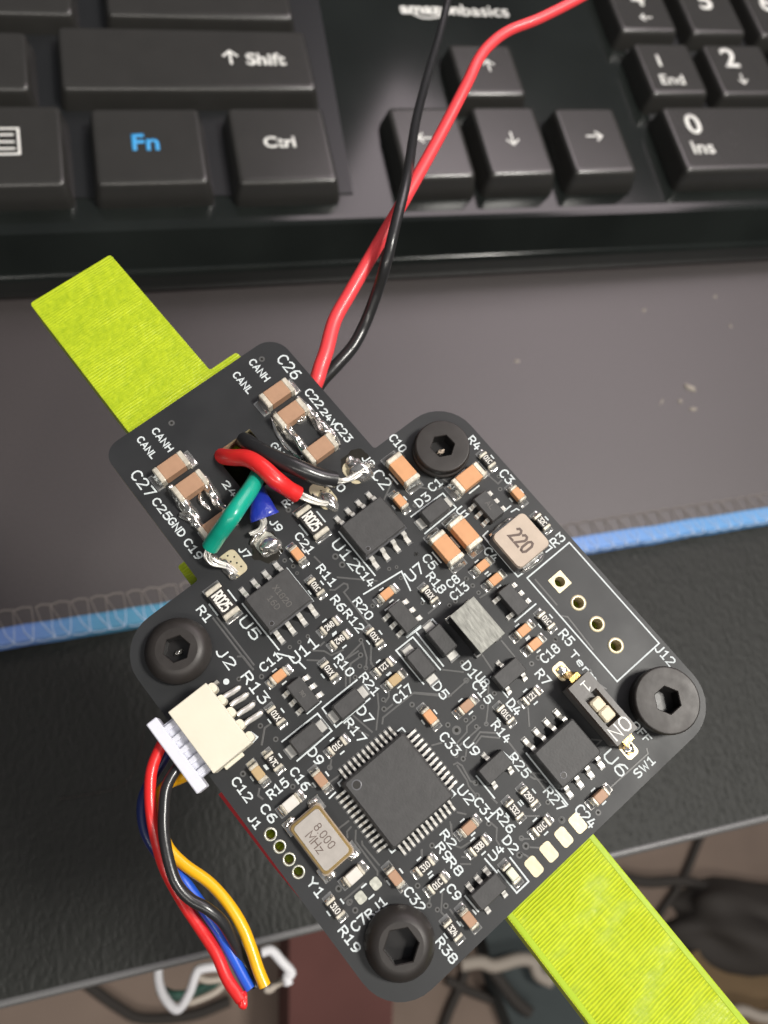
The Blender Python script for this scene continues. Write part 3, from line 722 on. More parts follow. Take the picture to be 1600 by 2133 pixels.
def tab_mb(L0, w, z, out):   # flat-lead tab at +x, bent down
    mb = MB()
    mb.box((L0 + out / 2, 0, .09), (out, w, .14), .03, 0)
    mb.box((L0 + out / 2 + .06, 0, .03), (out + .22, w * 1.12, .05), .01, 1)
    return mb.mesh('lead', ['lead', 'solder'])
dio = MB(); dio.box((0, 0, .62), (2.75, 1.65, 1.05), .10, 0, top=(.94, .9)); DIO = dio.mesh('diode', 'epoxy')
DTAB = tab_mb(1.34, .95, .1, .62)
for cr_, x, y, dr, s_ in [('C',510,888,'v',1), ('I',745,822,'v',1), ('I',390,1112,'v',1), ('I',1350,487,'u',1), ('F',325,1168,'u',1)]:
    c = cb(cr_, x, y, 1.1); o = link('diode', DIO, board, T(c.x, c.y, 0, angle(dr)))
    link('lead', DTAB, o); link('lead', DTAB, o, MIR)

def gull(w, z, run, foot, th, droop=0.0):
    """one bent lead leaving the package at x=0, height z, ending 'run' further out on the board"""
    mb = MB(); x1 = run * .28; x2 = run * .5
    prof = [(-.05, z), (x1, z), (x1 + .10, z - .06), (x2 + .03, th + .05), (x2 + .12, th), (run, th * .9)]
    vs = []; 
    for x, zz in prof:
        vs += [(x, -w / 2, zz + th * .5), (x, w / 2, zz + th * .5), (x, w / 2, zz - th * .5), (x, -w / 2, zz - th * .5)]
    fs = []
    for i in range(len(prof) - 1):
        for k in range(4): fs.append((i * 4 + k, i * 4 + (k + 1) % 4, i * 4 + 4 + (k + 1) % 4, i * 4 + 4 + k))
    fs.append((len(vs) - 4, len(vs) - 3, len(vs) - 2, len(vs) - 1))
    mb.add(vs, [tuple(reversed(f)) for f in fs], 0)
    mb.box((run * .80, 0, .02), (run * .62 + foot, w * 1.22, .04), .01, 1)
    return mb
def package(name, cr_, x, y, dr, bx, by, H, leads, bev=.12, dot=None, text=None, z_lead=None, base=.12, side='epoxy', flip=1, beve='epoxy'):
    """leads: list of (lx, ly, angle, mesh)"""
    c = cb(cr_, x, y, 0.0 if flip == 0 else H) if not isinstance(cr_, tuple) else Vector((*cr_, 0))
    o_mb = MB(); o_mb.box((0, 0, base + (H - base) / 2), (bx, by, H - base), bev, 0, top=(.955, .94))
    o = part(name, o_mb, 'epoxy', c.x, c.y, 0, angle(dr))
    for lx, ly, la, me in leads: link('lead', me, o, T(lx, ly, 0, la))
    if dot:
        q = MB(); q.lathe([(dot[2] * 1.05, 0.0), (dot[2], .012), (dot[2] * .8, .004)], 20)
        q.lathe([(dot[2] * .8, .004), (0.001, .002)], 20, 1); link('pin_one_mark', q.mesh('pin_one_mark', ['epoxy_bevel', 'resistor_black']), o, T(dot[0], dot[1], H + .002))
    if text:
        for tx, yy, Lw, Hh in text:
            q = lettering(MB(), tx, Lw, Hh, .045, 0, .006); link('marking', q.mesh('marking', 'mark_grey'), o, T(0, yy, H + .002))
    return o
GL = gull(.42, .72, 1.15, .10, .17).mesh('lead', ['lead', 'solder'])
def soic(cr_, ups, lows, **kw):
    a = sum(p[0] for p in ups + lows) / 8; b = sum(p[1] for p in ups + lows) / 8
    c = cb(cr_, a, b)
    # lead rows run along v; long side of the body (4.9) along v
    L = [(1.93, -1.905 + 1.27 * i, 0.0, GL) for i in range(4)] + [(-1.93, -1.905 + 1.27 * i, PI, GL) for i in range(4)]
    return package('chip', (c.x, c.y), 0, 0, 'u', 3.9, 4.95, 1.55, L, bev=.10, **kw)
o = soic('E', [(550,290),(640,235),(725,155),(815,95)], [(910,745),(1005,680),(1090,610),(1178,540)], dot=(1.35, -1.75, .22))
bevel_mb = MB(); bevel_mb.add([(1.955, -2.4, .98), (1.955, 2.4, .98), (1.80, 2.32, 1.53), (1.80, -2.32, 1.53)], [(0, 1, 2, 3)])
BEV = MB(); BEV.add([(2.0, -2.42, .95), (2.0, 2.42, .95), (1.70, 2.3, 1.563), (1.70, -2.3, 1.563), (1.6, -2.3, 1.2), (1.6, 2.3, 1.2), (1.9, 2.4, .9), (1.9, -2.4, .9)], [(0, 1, 2, 3), (3, 2, 5, 4), (1, 6, 5, 2), (0, 3, 4, 7), (0, 7, 6, 1)]); BEVM = BEV.mesh('bevelled_edge', 'epoxy_bevel')
link('bevelled_edge', BEVM, o)
o = soic('D', [(800,895),(895,815),(985,745),(1075,672)], [(1172,1372),(1265,1295),(1358,1222),(1452,1145)], dot=(1.35, -1.75, .22),
     text=[('X1820', .45, 2.2, .5), ('16D', -.5, 1.3, .5)]); link('bevelled_edge', BEVM, o)
o = soic('K', [(35,865),(120,785),(205,700),(290,625)], [(450,1370),(535,1290),(620,1208),(712,1128)], dot=(1.1, -1.55, .30)); link('bevelled_edge', BEVM, o)

QL = gull(.22, .62, .92, .05, .12).mesh('lead', ['lead', 'solder'])
c = ab(830, 1645.5, 1.45)
L = []
for i in range(12):
    q = -2.75 + .5 * i
    L += [(3.48, q, 0, QL), (q, 3.48, PI / 2, QL), (-3.48, q, PI, QL), (q, -3.48, -PI / 2, QL)]
qfp = package('microcontroller', (c.x, c.y), 0, 0, 'u', 7.0, 7.0, 1.45, L, bev=.14, dot=(-2.55, -2.45, .42))

SL = gull(.40, .55, .62, .04, .14).mesh('lead', ['lead', 'solder'])
def sot(cr_, x, y, dr, n_hi, n_lo, bx=2.9, by=1.6, H=1.1, text=None):
    pos = {1: [0], 2: [-.95, .95], 3: [-.95, 0, .95]}
    L = [(p, by / 2 - .02, PI / 2, SL) for p in pos[n_hi]] + [(p, -by / 2 + .02, -PI / 2, SL) for p in pos[n_lo]]
    return package('chip', cr_, x, y, dr, bx, by, H, L, bev=.07, text=text)
sot('C', 955, 852, 'u', 3, 3, text=[('AL', .1, .8, .45)]); sot('E', 1122, 1135, 'u', 3, 3); sot('I', 362, 742, 'u', 3, 3, text=[('R0', 0, .5, .3)])
sot('F', 922, 832, 'u', 3, 2); sot('J', 890, 408, 'v', 1, 2); sot('J', 772, 1192, 'v', 1, 2); sot('N', 715, 1032, 'v', 3, 2)

# beige power inductor marked 220
c = cb('C', 1225, 1138, 1.9); mb = MB()
mb.prism(round_poly([(-2.0,-2.0,.35),(2.0,-2.0,.35),(2.0,2.0,.35),(-2.0,2.0,.35)],4), .12, 1.55, 1)
mb.prism(round_poly([(-2.0,-2.0,.5),(2.0,-2.0,.5),(2.0,2.0,.5),(-2.0,2.0,.5)],4), 1.55, 1.9, 0, inset=.035)
ind = part('inductor', mb, ['coil_beige', 'coil_side'], c.x, c.y)
q = lettering(MB(), '220', 2.1, 1.25, .12, 0, .008, gap=.3); link('marking', q.mesh('marking', 'ink_brown'), ind, T(.05, -.05, 1.905))
for sx in (-1, 1):
    q = MB(); q.box((sx * 2.08, 0, .30), (.36, 2.6, .55), .06, 0); q.blob((sx * 2.25, 0), .35, 1.4, .35, 4, .2, 0); link('terminal', q.mesh('terminal', 'solder'), ind)
# tall grey component beside it
c = (cb('F', 375, 970, 2.5) + cb('F', 600, 800, 2.5) + cb('F', 865, 1115, 2.5) + cb('F', 635, 1300, 2.5)) / 4
mb = MB(); mb.box((0, 0, 1.25), (4.15, 2.75, 2.2), .05, 0)
gy = part('inductor', mb, ['ferrite_side'], c.x, c.y)
q = MB(); q.box((0, 0, 2.42), (4.25, 2.85, .16), .03); link('top_plate', q.mesh('top_plate', 'ferrite_top'), gy)
for sx in (-1, 1):
    for sy in (-1, 1):
        q = MB(); q.box((sx * 2.0, sy * 1.15, .18), (.55, .7, .3), .06); link('terminal', q.mesh('terminal', 'solder'), gy)

# crystal: 8.000 MHz
c = (cb('L', 680, 645, 1.1) + cb('L', 875, 492, 1.1) + cb('L', 1160, 850, 1.1) + cb('L', 962, 1042, 1.1)) / 4
mb = MB(); mb.prism(round_poly([(-2.5,-1.6,.3),(2.5,-1.6,.3),(2.5,1.6,.3),(-2.5,1.6,.3)],4), .08, .82)
xt = part('crystal', mb, 'crystal_base', c.x, c.y)
q = MB(); q.prism(round_poly([(-2.42,-1.5,.35),(2.42,-1.5,.35),(2.42,1.5,.35),(-2.42,1.5,.35)],5), .82, 1.02, inset=.01); link('rim', q.mesh('rim', 'crystal_rim'), xt)
q = MB(); q.prism(round_poly([(-2.2,-1.3,.32),(2.2,-1.3,.32),(2.2,1.3,.32),(-2.2,1.3,.32)],5), 1.02, 1.10, inset=.012); link('lid', q.mesh('lid', 'crystal_lid'), xt)
q = lettering(MB(), '8.000', 2.15, .62, .04, 0, .006, gap=.3); link('marking', q.mesh('marking', 'ink_brown'), xt, T(-.05, .38, 1.101))
q = lettering(MB(), 'MHz', 1.75, .72, .045, 0, .006, gap=.24); link('marking', q.mesh('marking', 'ink_brown'), xt, T(-.15, -.52, 1.101))
for sx in (-1, 1):
    for sy in (-1, 1):
        q = MB(); q.box((sx * 2.35, sy * 1.35, .05), (1.3, 1.1, .06), .02); q.blob((sx * 2.72, sy * 1.2), .35, .5, .35, sx + 2 * sy, .25); link('pad', q.mesh('pad', 'solder'), xt)

# bare pads
def pad_part(cr_, x, y, sx, sy, r, m_, name='pad', z=.035, ang=0.0, dots=()):
    c = cb(cr_, x, y); q = MB(); q.prism(round_poly([(-sx/2,-sy/2,r),(sx/2,-sy/2,r),(sx/2,sy/2,r),(-sx/2,sy/2,r)],4), 0, z, inset=.03)
    for dx, dy in dots: q.disc((dx, dy), .09, z + .004, 10, 1)
    return part(name, q, [m_, 'hole_shade'], c.x, c.y, 0, ang)
for x, y in ((1455, 460), (1338, 575), (1215, 697), (1090, 820)): pad_part('N', x, y, 1.62, 1.12, .28, 'pad_gold')
for x, y in ((1370, 1122), (1245, 1238)): pad_part('L', x, y, .95, .85, .22, 'pad_tin', z=.08)
pad_part('D', 740, 700, 2.55, 1.85, .5, 'pad_gold', dots=[(-.9,.1),(-.45,.5),(-.3,0),(.15,.35),(.65,.45),(.5,-.3)])
pad_part('B', 612, 1365, 2.9, 1.75, .6, 'pad_gold', dots=[(-1.1,.25),(-.5,.62),(-.45,.1),(.1,.75),(.35,.35),(.9,.4)])
pad_part('B', 878, 1168, 2.5, 2.0, .8, 'pad_gold')
pad_part('D', 1020, 530, 2.3, 2.0, .9, 'pad_tin')

# solder joints and spills
def solder(cr_, x, y, rx, ry, h, ang=0.0, seed=0, amp=.22, name='solder_joint', freq=1.2, n=28, m=9):
    c = cb(cr_, x, y); q = MB(); q.blob((0, 0), rx, ry, h, seed, amp, 0, 0, n, m, freq); return part(name, q, 'solder', c.x, c.y, .02, ang)
solder('D', 1050, 545, 1.05, .85, .95, 1.0, 3, .10); solder('D', 1015, 590, .6, .5, .4, 0, 9)
solder('D', 950, 450, .42, .95, .45, .35, 5, .35); solder('D', 705, 745, 1.25, .52, .55, .05, 6, .2, freq=2); solder('D', 590, 655, .5, .3, .4, 0, 7, .3)
solder('B', 925, 1175, 1.2, .95, .9, .7, 11, .14, freq=1.6); solder('B', 870, 1120, .7, .7, .6, .7, 31, .2); solder('B', 985, 1120, .6, .35, .5, .8, 12, .4, freq=3); solder('B', 840, 1090, .45, .6, .25, .7, 13)
solder('B', 665, 1425, 1.25, .66, .55, 0.1, 14, .14); solder('B', 555, 1400, .6, .3, .35, -.2, 15, .3)
def bridge(cr_, pts, w, h, seed, name='solder_bridge'):
    """lumpy run of solder along a row of part ends"""
    P = [cb(cr_, *p) for p in pts]; c = P[0].copy(); q = MB(); path = catmull([p - c for p in P], 7); n = 14; vs = []; fs = []
    for i, p in enumerate(path):
        t = (path[min(i + 1, len(path) - 1)] - path[max(0, i - 1)]).normalized(); nx = Vector((-t.y, t.x, 0))
        e = math.sin(PI * min(1, max(0.05, (i + .5) / len(path)))) ** .35
        for k in range(n + 1):
            a = PI * k / n; d = 1 + .45 * noise.noise(Vector((i * .28 + seed, k * .42, seed * 1.3)))
            d2 = 1 + .70 * noise.noise(Vector((i * .36 + seed * 2, k * .3, seed)))
            v = p + nx * (-math.cos(a) * w * e * d); vs.append((v.x, v.y, max(0, math.sin(a) * h * e * max(.25, d2))))
    for i in range(len(path) - 1):
        for k in range(n): fs.append((i*(n+1)+k, (i+1)*(n+1)+k, (i+1)*(n+1)+k+1, i*(n+1)+k+1))
    q.add(vs, [tuple(reversed(f)) for f in fs], 0, True); return part(name, q, 'solder', c.x, c.y, .01)
bridge('B', [(215,690),(290,800),(380,900),(470,1010),(545,1085)], .50, 1.0, 2)
bridge('B', [(400,560),(500,680),(590,790),(680,880),(750,960)], .48, 1.0, 5)
bridge('B', [(180,720),(230,850),(320,970),(430,1070)], .22, .25, 8)
bridge('A', [(540,1300),(620,1400),(700,1500),(780,1600)], .55, .95, 11)
bridge('A', [(780,1180),(860,1300),(930,1420),(1010,1500)], .52, .95, 14)
bridge('D', [(300,290),(400,330),(470,400),(540,470)], .45, .7, 17)
bridge('A', [(790,1350),(800,1420),(880,1500)], .22, .45, 19); bridge('B', [(380,740),(420,750),(470,720)], .3, .6, 21)

# glossy flux residue left round the hand-soldered joints
mat('flux', (0.020, 0.018, 0.014), 0.22, spec=0.6, bump=0.05, bscale=900)
for cr_, x, y, rx, ry, sd in (('D', 1010, 560, 1.7, 1.35, 3), ('B', 880, 1100, 1.35, 1.5, 8)):
    c = cb(cr_, x, y); q = MB(); q.blob((0, 0), rx, ry, .016, sd, .2, n=32, m=4, freq=2.2); part('flux_residue', q, 'flux', c.x, c.y, .0, .4 if sd > 10 else 0)

# cream connector soldered to the edge, four leads
hc = [cb('H', 360, 895, 2.95), cb('H', 665, 655, 2.95), cb('H', 1060, 1135, 2.95), cb('H', 740, 1410, 2.95)]
hu0 = (hc[0].x + hc[1].x) / 2; hu1 = (hc[2].x + hc[3].x) / 2; hv0 = (hc[0].y + hc[3].y) / 2; hv1 = (hc[1].y + hc[2].y) / 2
cu_, cv_ = (hu0 + hu1) / 2, (hv0 + hv1) / 2; hL, hW = hu1 - hu0, hv1 - hv0
mb = MB(); mb.box((0, 0, 2.35), (hL, hW, 1.2), .05); mb.box((0, .35, 1.0), (hL - .1, hW - .8, 1.7), .04)
for sx in (-1, 1): mb.box((sx * (hL / 2 - .25), 0, 1.0), (.45, hW, 1.8), .04)
conn = part('connector', mb, 'nylon_cream', cu_, cv_)
for i in range(5):
    q = MB(); x = -hL / 2 + .55 + i * (hL - 1.1) / 4
    q.prism(round_poly([(-.42,-.3,.05),(.42,-.3,.05),(.42,.5,.3),(-.42,.5,.3)],4), .5, 2.1); link('lug', q.mesh('lug', 'nylon_cream'), conn, T(x, hW / 2 - .02))
for i, (x, y) in enumerate(((885,735),(955,790),(1010,870),(1070,945))):
    p = cb('H', x, y, .5); q = MB(); q.tube([(0, -.85, 1.25), (0, -.35, 1.1), (0, .1, .45), (0, .75, .16)], [.22,.25,.27,.24], 8, flat=.7); q.blob((0, .45), .26, .5, .34, i, .2, 0)
    link('lead', q.mesh('lead', 'lead'), conn, T(p.x - cu_, p.y - cv_))
p = cb('H', 1040, 1075, 1.0); 
p = cb('H', 850, 1350, .6); q = MB(); q.box((0, 0, .3), (.35, 1.9, .6), .05); link('anchor', q.mesh('anchor', 'nylon_cream'), conn, T(hL / 2 + .12, -.2))
p = cb('H', 760, 690, 1.0); q = MB(); q.box((0, 0, .4), (.3, .9, .9), .05); link('anchor', q.mesh('anchor', 'lead_dull'), conn, T(-hL / 2 + .2, hW / 2 + .35))

# slide switch
sc_ = [cb('K', 425, 440, 2.3), cb('K', 600, 305, 2.3), cb('K', 985, 795, 2.3), cb('K', 812, 950, 2.3)]
c = sum(sc_, Vector((0, 0, 0))) / 4; sL = ((sc_[3] - sc_[0]).x + (sc_[2] - sc_[1]).x) / 2; sW = ((sc_[1] - sc_[0]).y + (sc_[2] - sc_[3]).y) / 2
hx0, hx1 = -sL * .26, sL * .24
base_me = plate('slide_switch', [(-sL/2, -sW/2), (sL/2, -sW/2), (sL/2, sW/2), (-sL/2, sW/2)], [[(hx0, -sW*.32), (hx1, -sW*.32), (hx1, sW*.30), (hx0, sW*.30)]], 1.55, 2.3, ['switch_body', 'switch_pit'])
sw = link('slide_switch', base_me, board, T(c.x, c.y))
q = MB(); q.box((0, 0, .84), (sL - .1, sW + .02, 1.42), .05); link('base', q.mesh('base', 'switch_body'), sw)
q = MB(); q.box((-.55, 0, 2.0), (1.1, 1.12, .85), .14); q.box((.52, 0, 2.08), (1.15, 1.18, 1.0), .14); link('slider', q.mesh('slider', 'slider'), sw, T((hx0 + hx1) / 2 + .1, -sW * .04))
q = lettering(MB(), 'ON', 1.95, 1.15, .075, 0, .008, gap=.28); link('marking', q.mesh('marking', 'legend_white'), sw, T(sL / 2 - .95, 0, 2.305, -PI / 2))
q = lettering(MB(), '1', .62, .85, .055, 0, .008); link('marking', q.mesh('marking', 'legend_white'), sw, T(-sL / 2 + .85, .1, 2.305, -PI / 2))
for sx in (-1, 1):
    q = MB(); q.add([(0, -.55, 1.75), (0, .55, 1.75), (0, .55, 1.9), (0, -.55, 1.9), (.55, -.5, 1.75), (.55, .5, 1.75), (.55, .5, 1.9), (.55, -.5, 1.9)],
        [(0,3,2,1),(4,5,6,7),(0,1,5,4),(1,2,6,5),(2,3,7,6),(3,0,4,7)])
    q.add([(.55, -.5, 1.9), (.55, .5, 1.9), (.95, .38, .1), (.95, -.38, .1), (.42, -.5, 1.75), (.42, .5, 1.75), (.82, .38, .1), (.82, -.38, .1)],
        [(0,1,2,3),(4,7,6,5),(0,3,7,4),(1,5,6,2)])
    q.box((1.25, 0, .1), (.9, .7, .12), .03)
    q.blob((1.2, 0), .55, .5, .28, 3 + sx, .2, 1)
    link('lead', q.mesh('lead', ['gold', 'solder']), sw, T(0, 0) @ (Matrix.Identity(4) if sx > 0 else MIR) @ T(sL / 2 - .02, 0))
    q = MB(); q.prism(round_poly([(-.8,-.65,.35),(.8,-.65,.35),(.8,.65,.35),(-.8,.65,.35)],4), 0, .035); link('pad', q.mesh('pad', 'pad_gold'), sw, T(sx * (sL / 2 + 1.25), 0))

# ================================================================== screws (each with its washer)
def screw(u, v, rh, hr, hz, label, rw, hw, rot, dome=.5, speck=None):
    root = bpy.data.objects.new('socket_screw', None); COL.objects.link(root); root.matrix_world = MBOARD @ T(u, v, 0, rot)
    root.empty_display_size = .002
    tag(root, label, 'screw', 'black socket screws at the board corners')
    q = MB()
    n = 36
    if dome < .4: prof = [(rh * .93, hw), (rh, hw + .15), (rh, hw + hz - .18), (rh * .985, hw + hz - .05), (rh * .955, hw + hz - .004), (rh * .94, hw + hz), (rh * .62, hw + hz)]
    else: prof = [(rh * .95, hw), (rh, hw + .12), (rh * .995, hw + .28), (rh * .96, hw + .45), (rh * .90, hw + hz * .62), (rh * .80, hw + hz * .84), (rh * .70, hw + hz * .96), (rh * .62, hw + hz)]
    q.lathe(prof, n)
    # annulus to the hexagon mouth
    hexr = hr / math.cos(PI / 6); ring = [(rh * .62 * math.cos(2*PI*i/n), rh * .62 * math.sin(2*PI*i/n), hw + hz) for i in range(n)]
    hx = []
    for i in range(n):
        a = 2*PI*i/n; s6 = PI / 3; b_ = (a % s6) - s6 / 2; rr = hr / math.cos(b_); hx.append((rr * math.cos(a), rr * math.sin(a)))
    ins = [(x * 1.07, y * 1.07, hw + hz * 1.0) for x, y in hx]; mouth = [(x, y, hw + hz - .08) for x, y in hx]; deep = [(x * .97, y * .97, hw + hz - 1.45) for x, y in hx]
    vs = ring + ins + mouth + deep + [(0, 0, hw + hz - 1.47)]
    q.add(vs, [(i, (i+1)%n, n+(i+1)%n, n+i) for i in range(n)] , 0)
    q.add(vs, [(n+i, n+(i+1)%n, 2*n+(i+1)%n, 2*n+i) for i in range(n)], 0)
    q.add(vs, [(2*n+i, 2*n+(i+1)%n, 3*n+(i+1)%n, 3*n+i) for i in range(n)] + [(3*n+i, 3*n+(i+1)%n, 4*n) for i in range(n)], 1)
    link('head', q.mesh('head', ['screw_black', 'screw_pit_shade']), root)
    q = MB(); q.lathe([(1.45, 0.02), (1.45, -9.0), (.001, -9.0)], 20); link('shank', q.mesh('shank', 'screw_black'), root)
    q = MB(); q.lathe([(1.5, .03), (rw, .03), (rw, hw * .75), (rw * .985, hw), (1.5, hw)], 36); link('washer', q.mesh('washer', 'screw_black'), root)
    if speck:
        q = MB(); q.blob((0, 0), .38, .2, .25, 4, .4); link('socket_speck_glint', q.mesh('socket_speck_glint', speck), root, T(.1, -.1, hw + hz - 1.3, 1.2))  # real debris in the top screw, an added glint in the left one
    return root
screw(-15.25, -15.25, 2.92, 1.02, 1.35, 'black hex socket screw beside the cream cable connector, a metal blob added as the glint in its deep socket', 2.75, .35, .2, 1.0, 'solder')
screw(-15.25, 15.25, 2.62, 1.0, 1.0, 'smallest flat black socket screw with a pale speck in its hexagon, between two orange capacitors', 2.78, .62, .05, .2, 'coil_beige')
screw(15.25, 15.25, 2.98, 1.05, .95, 'flat brownish socket screw with clear hexagon beside the slide switch', 2.85, .95, .5, .15)
screw(15.05, -15.25, 2.90, 1.22, 1.6, 'large domed black socket screw at the lowest corner of the board', 2.6, .3, .0, 1.2)

# ================================================================== lime bracket, red board below
def uv(px_, py_, z): p = ab(px_, py_, z); return p.x, p.y
zb = -3.4
L1 = uv(272, 912, zb); L0 = uv(62, 632, zb); R0 = uv(230, 530, zb)
N1 = uv(497, 738, zb); N2 = uv(505, 748, zb); Nr = uv(437, 771, zb)
B0 = uv(1057, 1910, zb); B1 = uv(1228, 2133, zb); T0_ = uv(1236, 1737, zb); T1 = uv(1561, 2133, zb)
def ext(a, b, d):
    v = Vector(b) - Vector(a); v.normalize(); return (b[0] + v.x * d, b[1] + v.y * d)
B2 = ext(B0, B1, 24); T2 = ext(T0_, T1, 14)
br = [(L0[0], L0[1], .35), (R0[0], R0[1], .35), (Nr[0], Nr[1], .25), (Nr[0] + .0, N1[1], .35), (-19.6, N1[1], .3), (-19.6, 18.2, 2), (18.2, 18.2, 2), (18.2, T0_[1], .2),
      (T2[0], T2[1], .3), (B2[0], B2[1], .3), (18.2, B0[1], .2), (18.2, -18.9, 3), (-18.4, -18.9, 3), (-19.2, -10.9, .3), (-22.6, -10.9, .3), (-22.6, L1[1], .2)]
mounts = [circle(*p, 1.7, 16) for p in SCREW]
bme = plate('mounting_bracket', round_poly(br, 4), [[(-29.6, -3.0), (-29.6, 3.4), (-21.6, 3.4), (-21.6, -3.0)]] + mounts, zb - 4.2, zb, ['lime_plastic'])
brk = link('mounting_bracket', bme, None, MBOARD)
tag(brk, 'bright lime green printed plastic bar with layer lines, passing under the black circuit board', 'bracket')
for s_, (a, b) in ((1, (B0, B2)), (-1, (T0_, T2))):
    q = MB(); d = (Vector(b) - Vector(a)).normalized(); nn = Vector((-d.y, d.x)) * s_ * .30
    q.ribbon([(a[0] + nn.x, a[1] + nn.y), (b[0] + nn.x, b[1] + nn.y)], .28, zb - .01, .04)
    link('edge_bead', q.mesh('edge_bead', 'lime_smooth'), brk)

rz = -2.6
r1 = uv(340, 1252, rz); r2 = uv(402, 1185, rz); ra = uv(455, 1655, rz); rb_ = uv(570, 1806, rz); rc = uv(650, 1902, rz); rd = uv(690, 1950, rz)
q = MB(); q.prism([ra, (ra[0], -19.3), (rd[0] + 1, -19.3), rd, rc, rb_], rz - .8, rz)
p0 = Vector((*ra, rz)); 
rbd = link('red_board', q.mesh('red_board', 'red_board'), None, MBOARD)
tag(rbd, 'thin red board edge peeping out along the lower left side of the black circuit board', 'red board')

# ================================================================== wires in and around the board
def bw(name, pts, r, m_, label, cat='wire', group=None, n=14, flat=1.0, k=8, cap=True, ends=None):
    P = [ab(*p[:2], p[2]) for p in pts]; c = P[0].copy()
    path = catmull([p - c for p in P], k)
    if isinstance(r, list):
        rr = []
        for i in range(len(path)):
            t = i / (len(path) - 1) * (len(r) - 1); j = min(int(t), len(r) - 2); rr.append(r[j] + (r[j+1] - r[j]) * (t - j))
        r = rr
    if isinstance(flat, list):
        ff = []
        for i in range(len(path)):
            t = i / (len(path) - 1) * (len(flat) - 1); j = min(int(t), len(flat) - 2); ff.append(flat[j] + (flat[j+1] - flat[j]) * (t - j))
        flat = ff
    root = bpy.data.objects.new(name, None); COL.objects.link(root); root.matrix_world = MBOARD @ T(c.x, c.y, c.z); root.empty_display_size = .002
    tag(root, label, cat, group)
    q = MB(); q.tube(path, r, n, flat=flat); link('insulation', q.mesh('insulation', m_), root)
    return root, c
def strands(root, c, pts, r, count, spread, seed=1, m_='lead', flatz=.5):
    rnd = random.Random(seed); q = MB(); base = [ab(*p[:2], p[2]) - c for p in pts]
    for i in range(count):
        a = 2 * PI * i / count; ox, oy = math.cos(a) * spread, math.sin(a) * spread
        P = [p + Vector((ox * (1 - .5 * j / len(base)) + rnd.uniform(-.05, .05), oy * (1 - .5 * j / len(base)) + rnd.uniform(-.05, .05), abs(oy) * flatz + rnd.uniform(0, .12))) for j, p in enumerate(base)]
        q.tube(catmull(P, 6), r, 6)
    o = link('bare_strands', q.mesh('bare_strands', m_), root); return o
GW = None
w, c = bw('wire', [(500,912,-2.5),(512,920,-.2),(532,934,1.2),(568,953,2.2),(620,975,2.6),(665,993,2.0),(699,999,1.4)], [.86,.86,.86,.86,.82,.82,.76], 'wire_black',
   'black insulated wire from the slot to the upper solder blob', 'wire')
strands(w, c, [(697,1001,1.3),(712,1003,.9),(735,995,.7),(765,975,.6)], .10, 6, .26, 2)
w, c = bw('wire', [(452,945,-2.6),(462,950,-.4),(482,953,1.2),(515,955,2.5),(545,972,3.2),(575,1000,3.0),(600,1018,2.2),(620,1030,1.5)], [.72,.76,.78,.80,.80,.86,.78,.82], 'wire_red',
   'bright red insulated wire from the slot, crossing over the teal wire to a holed pad', 'wire')
strands(w, c, [(618,1028,1.4),(632,1036,1.0),(655,1045,.6),(680,1050,.4)], .10, 7, .30, 3)
w, c = bw('wire', [(540,978,-1.5),(535,995,1.6),(520,1022,2.8),(500,1050,3.6),(483,1075,3.9),(465,1100,3.2),(452,1118,2.4),(438,1140,1.5)], [.70,.76,.80,.82,.84,.80,.80,.78], 'wire_teal',
   'teal green insulated wire bending down to the left solder pad', 'wire')
strands(w, c, [(438,1138,1.4),(432,1158,1.0),(445,1172,.6),(472,1180,.35),(492,1192,.3)], .10, 6, .28, 5)
w, c = bw('wire', [(530,1000,-1.5),(536,1015,0.2),(541,1035,1.2),(545,1052,1.6),(549,1070,1.7),(552,1078,1.6)], [.5,.6,.8,1.05,1.3,1.38], 'wire_blue_dark',
   'dark blue wire end with flattened, split insulation between the teal and red wires', 'wire', flat=[1,.95,.8,.65,.5,.45])
strands(w, c, [(546,1076,1.4),(550,1090,1.0),(542,1103,.7),(524,1112,.5)], .12, 6, .22, 6)
q = MB(); q.tube([(-34, .5, -10.5), (-28, .3, -9.8), (-22, .1, -9.8), (-14, 0, -10.5)], 4.2, 14, flat=.5)  # black tube added below the slot so its opening looks dark
slot_backing = link('dark_slot_backing', q.mesh('dark_slot_backing', 'wire_black'), None, MBOARD); tag(slot_backing, 'black backing added below the rectangular slot to darken it, under the coloured wires', 'dark backing')
# power leads leaving under the board
bw('power_lead', [(640,832,-4.5),(658,797,-3.6),(668,765,-3.4),(680,730,-3.2),(697,668,-3.0),(728,612,-2.6),(786,512,-2),(850,402,-1.5),(915,285,-1),(972,175,0),(996,125,0),(1022,92,0),(1060,64,0),(1125,38,0),(1215,-8,0),(1300,-60,0)],
   [.80,.80,.76,.72,.68,.64,.62,.60], 'wire_coral', 'long coral red power lead rising from behind the board across the keyboard', 'power lead', k=8)
bw('power_lead', [(650,825,-6),(672,792,-5.5),(700,762,-5.2),(735,722,-5),(760,675,-4.5),(785,610,-2.5),(805,545,0),(822,475,1.0),(848,370,0),(866,255,-5),(890,160,-9),(915,75,-12),(938,-20,-14),(960,-110,-16)],
   [.70,.70,.66,.60,.56,.54,.52,.50], 'wire_black', 'long black power lead crossing in front of the coral red one', 'power lead', k=8)

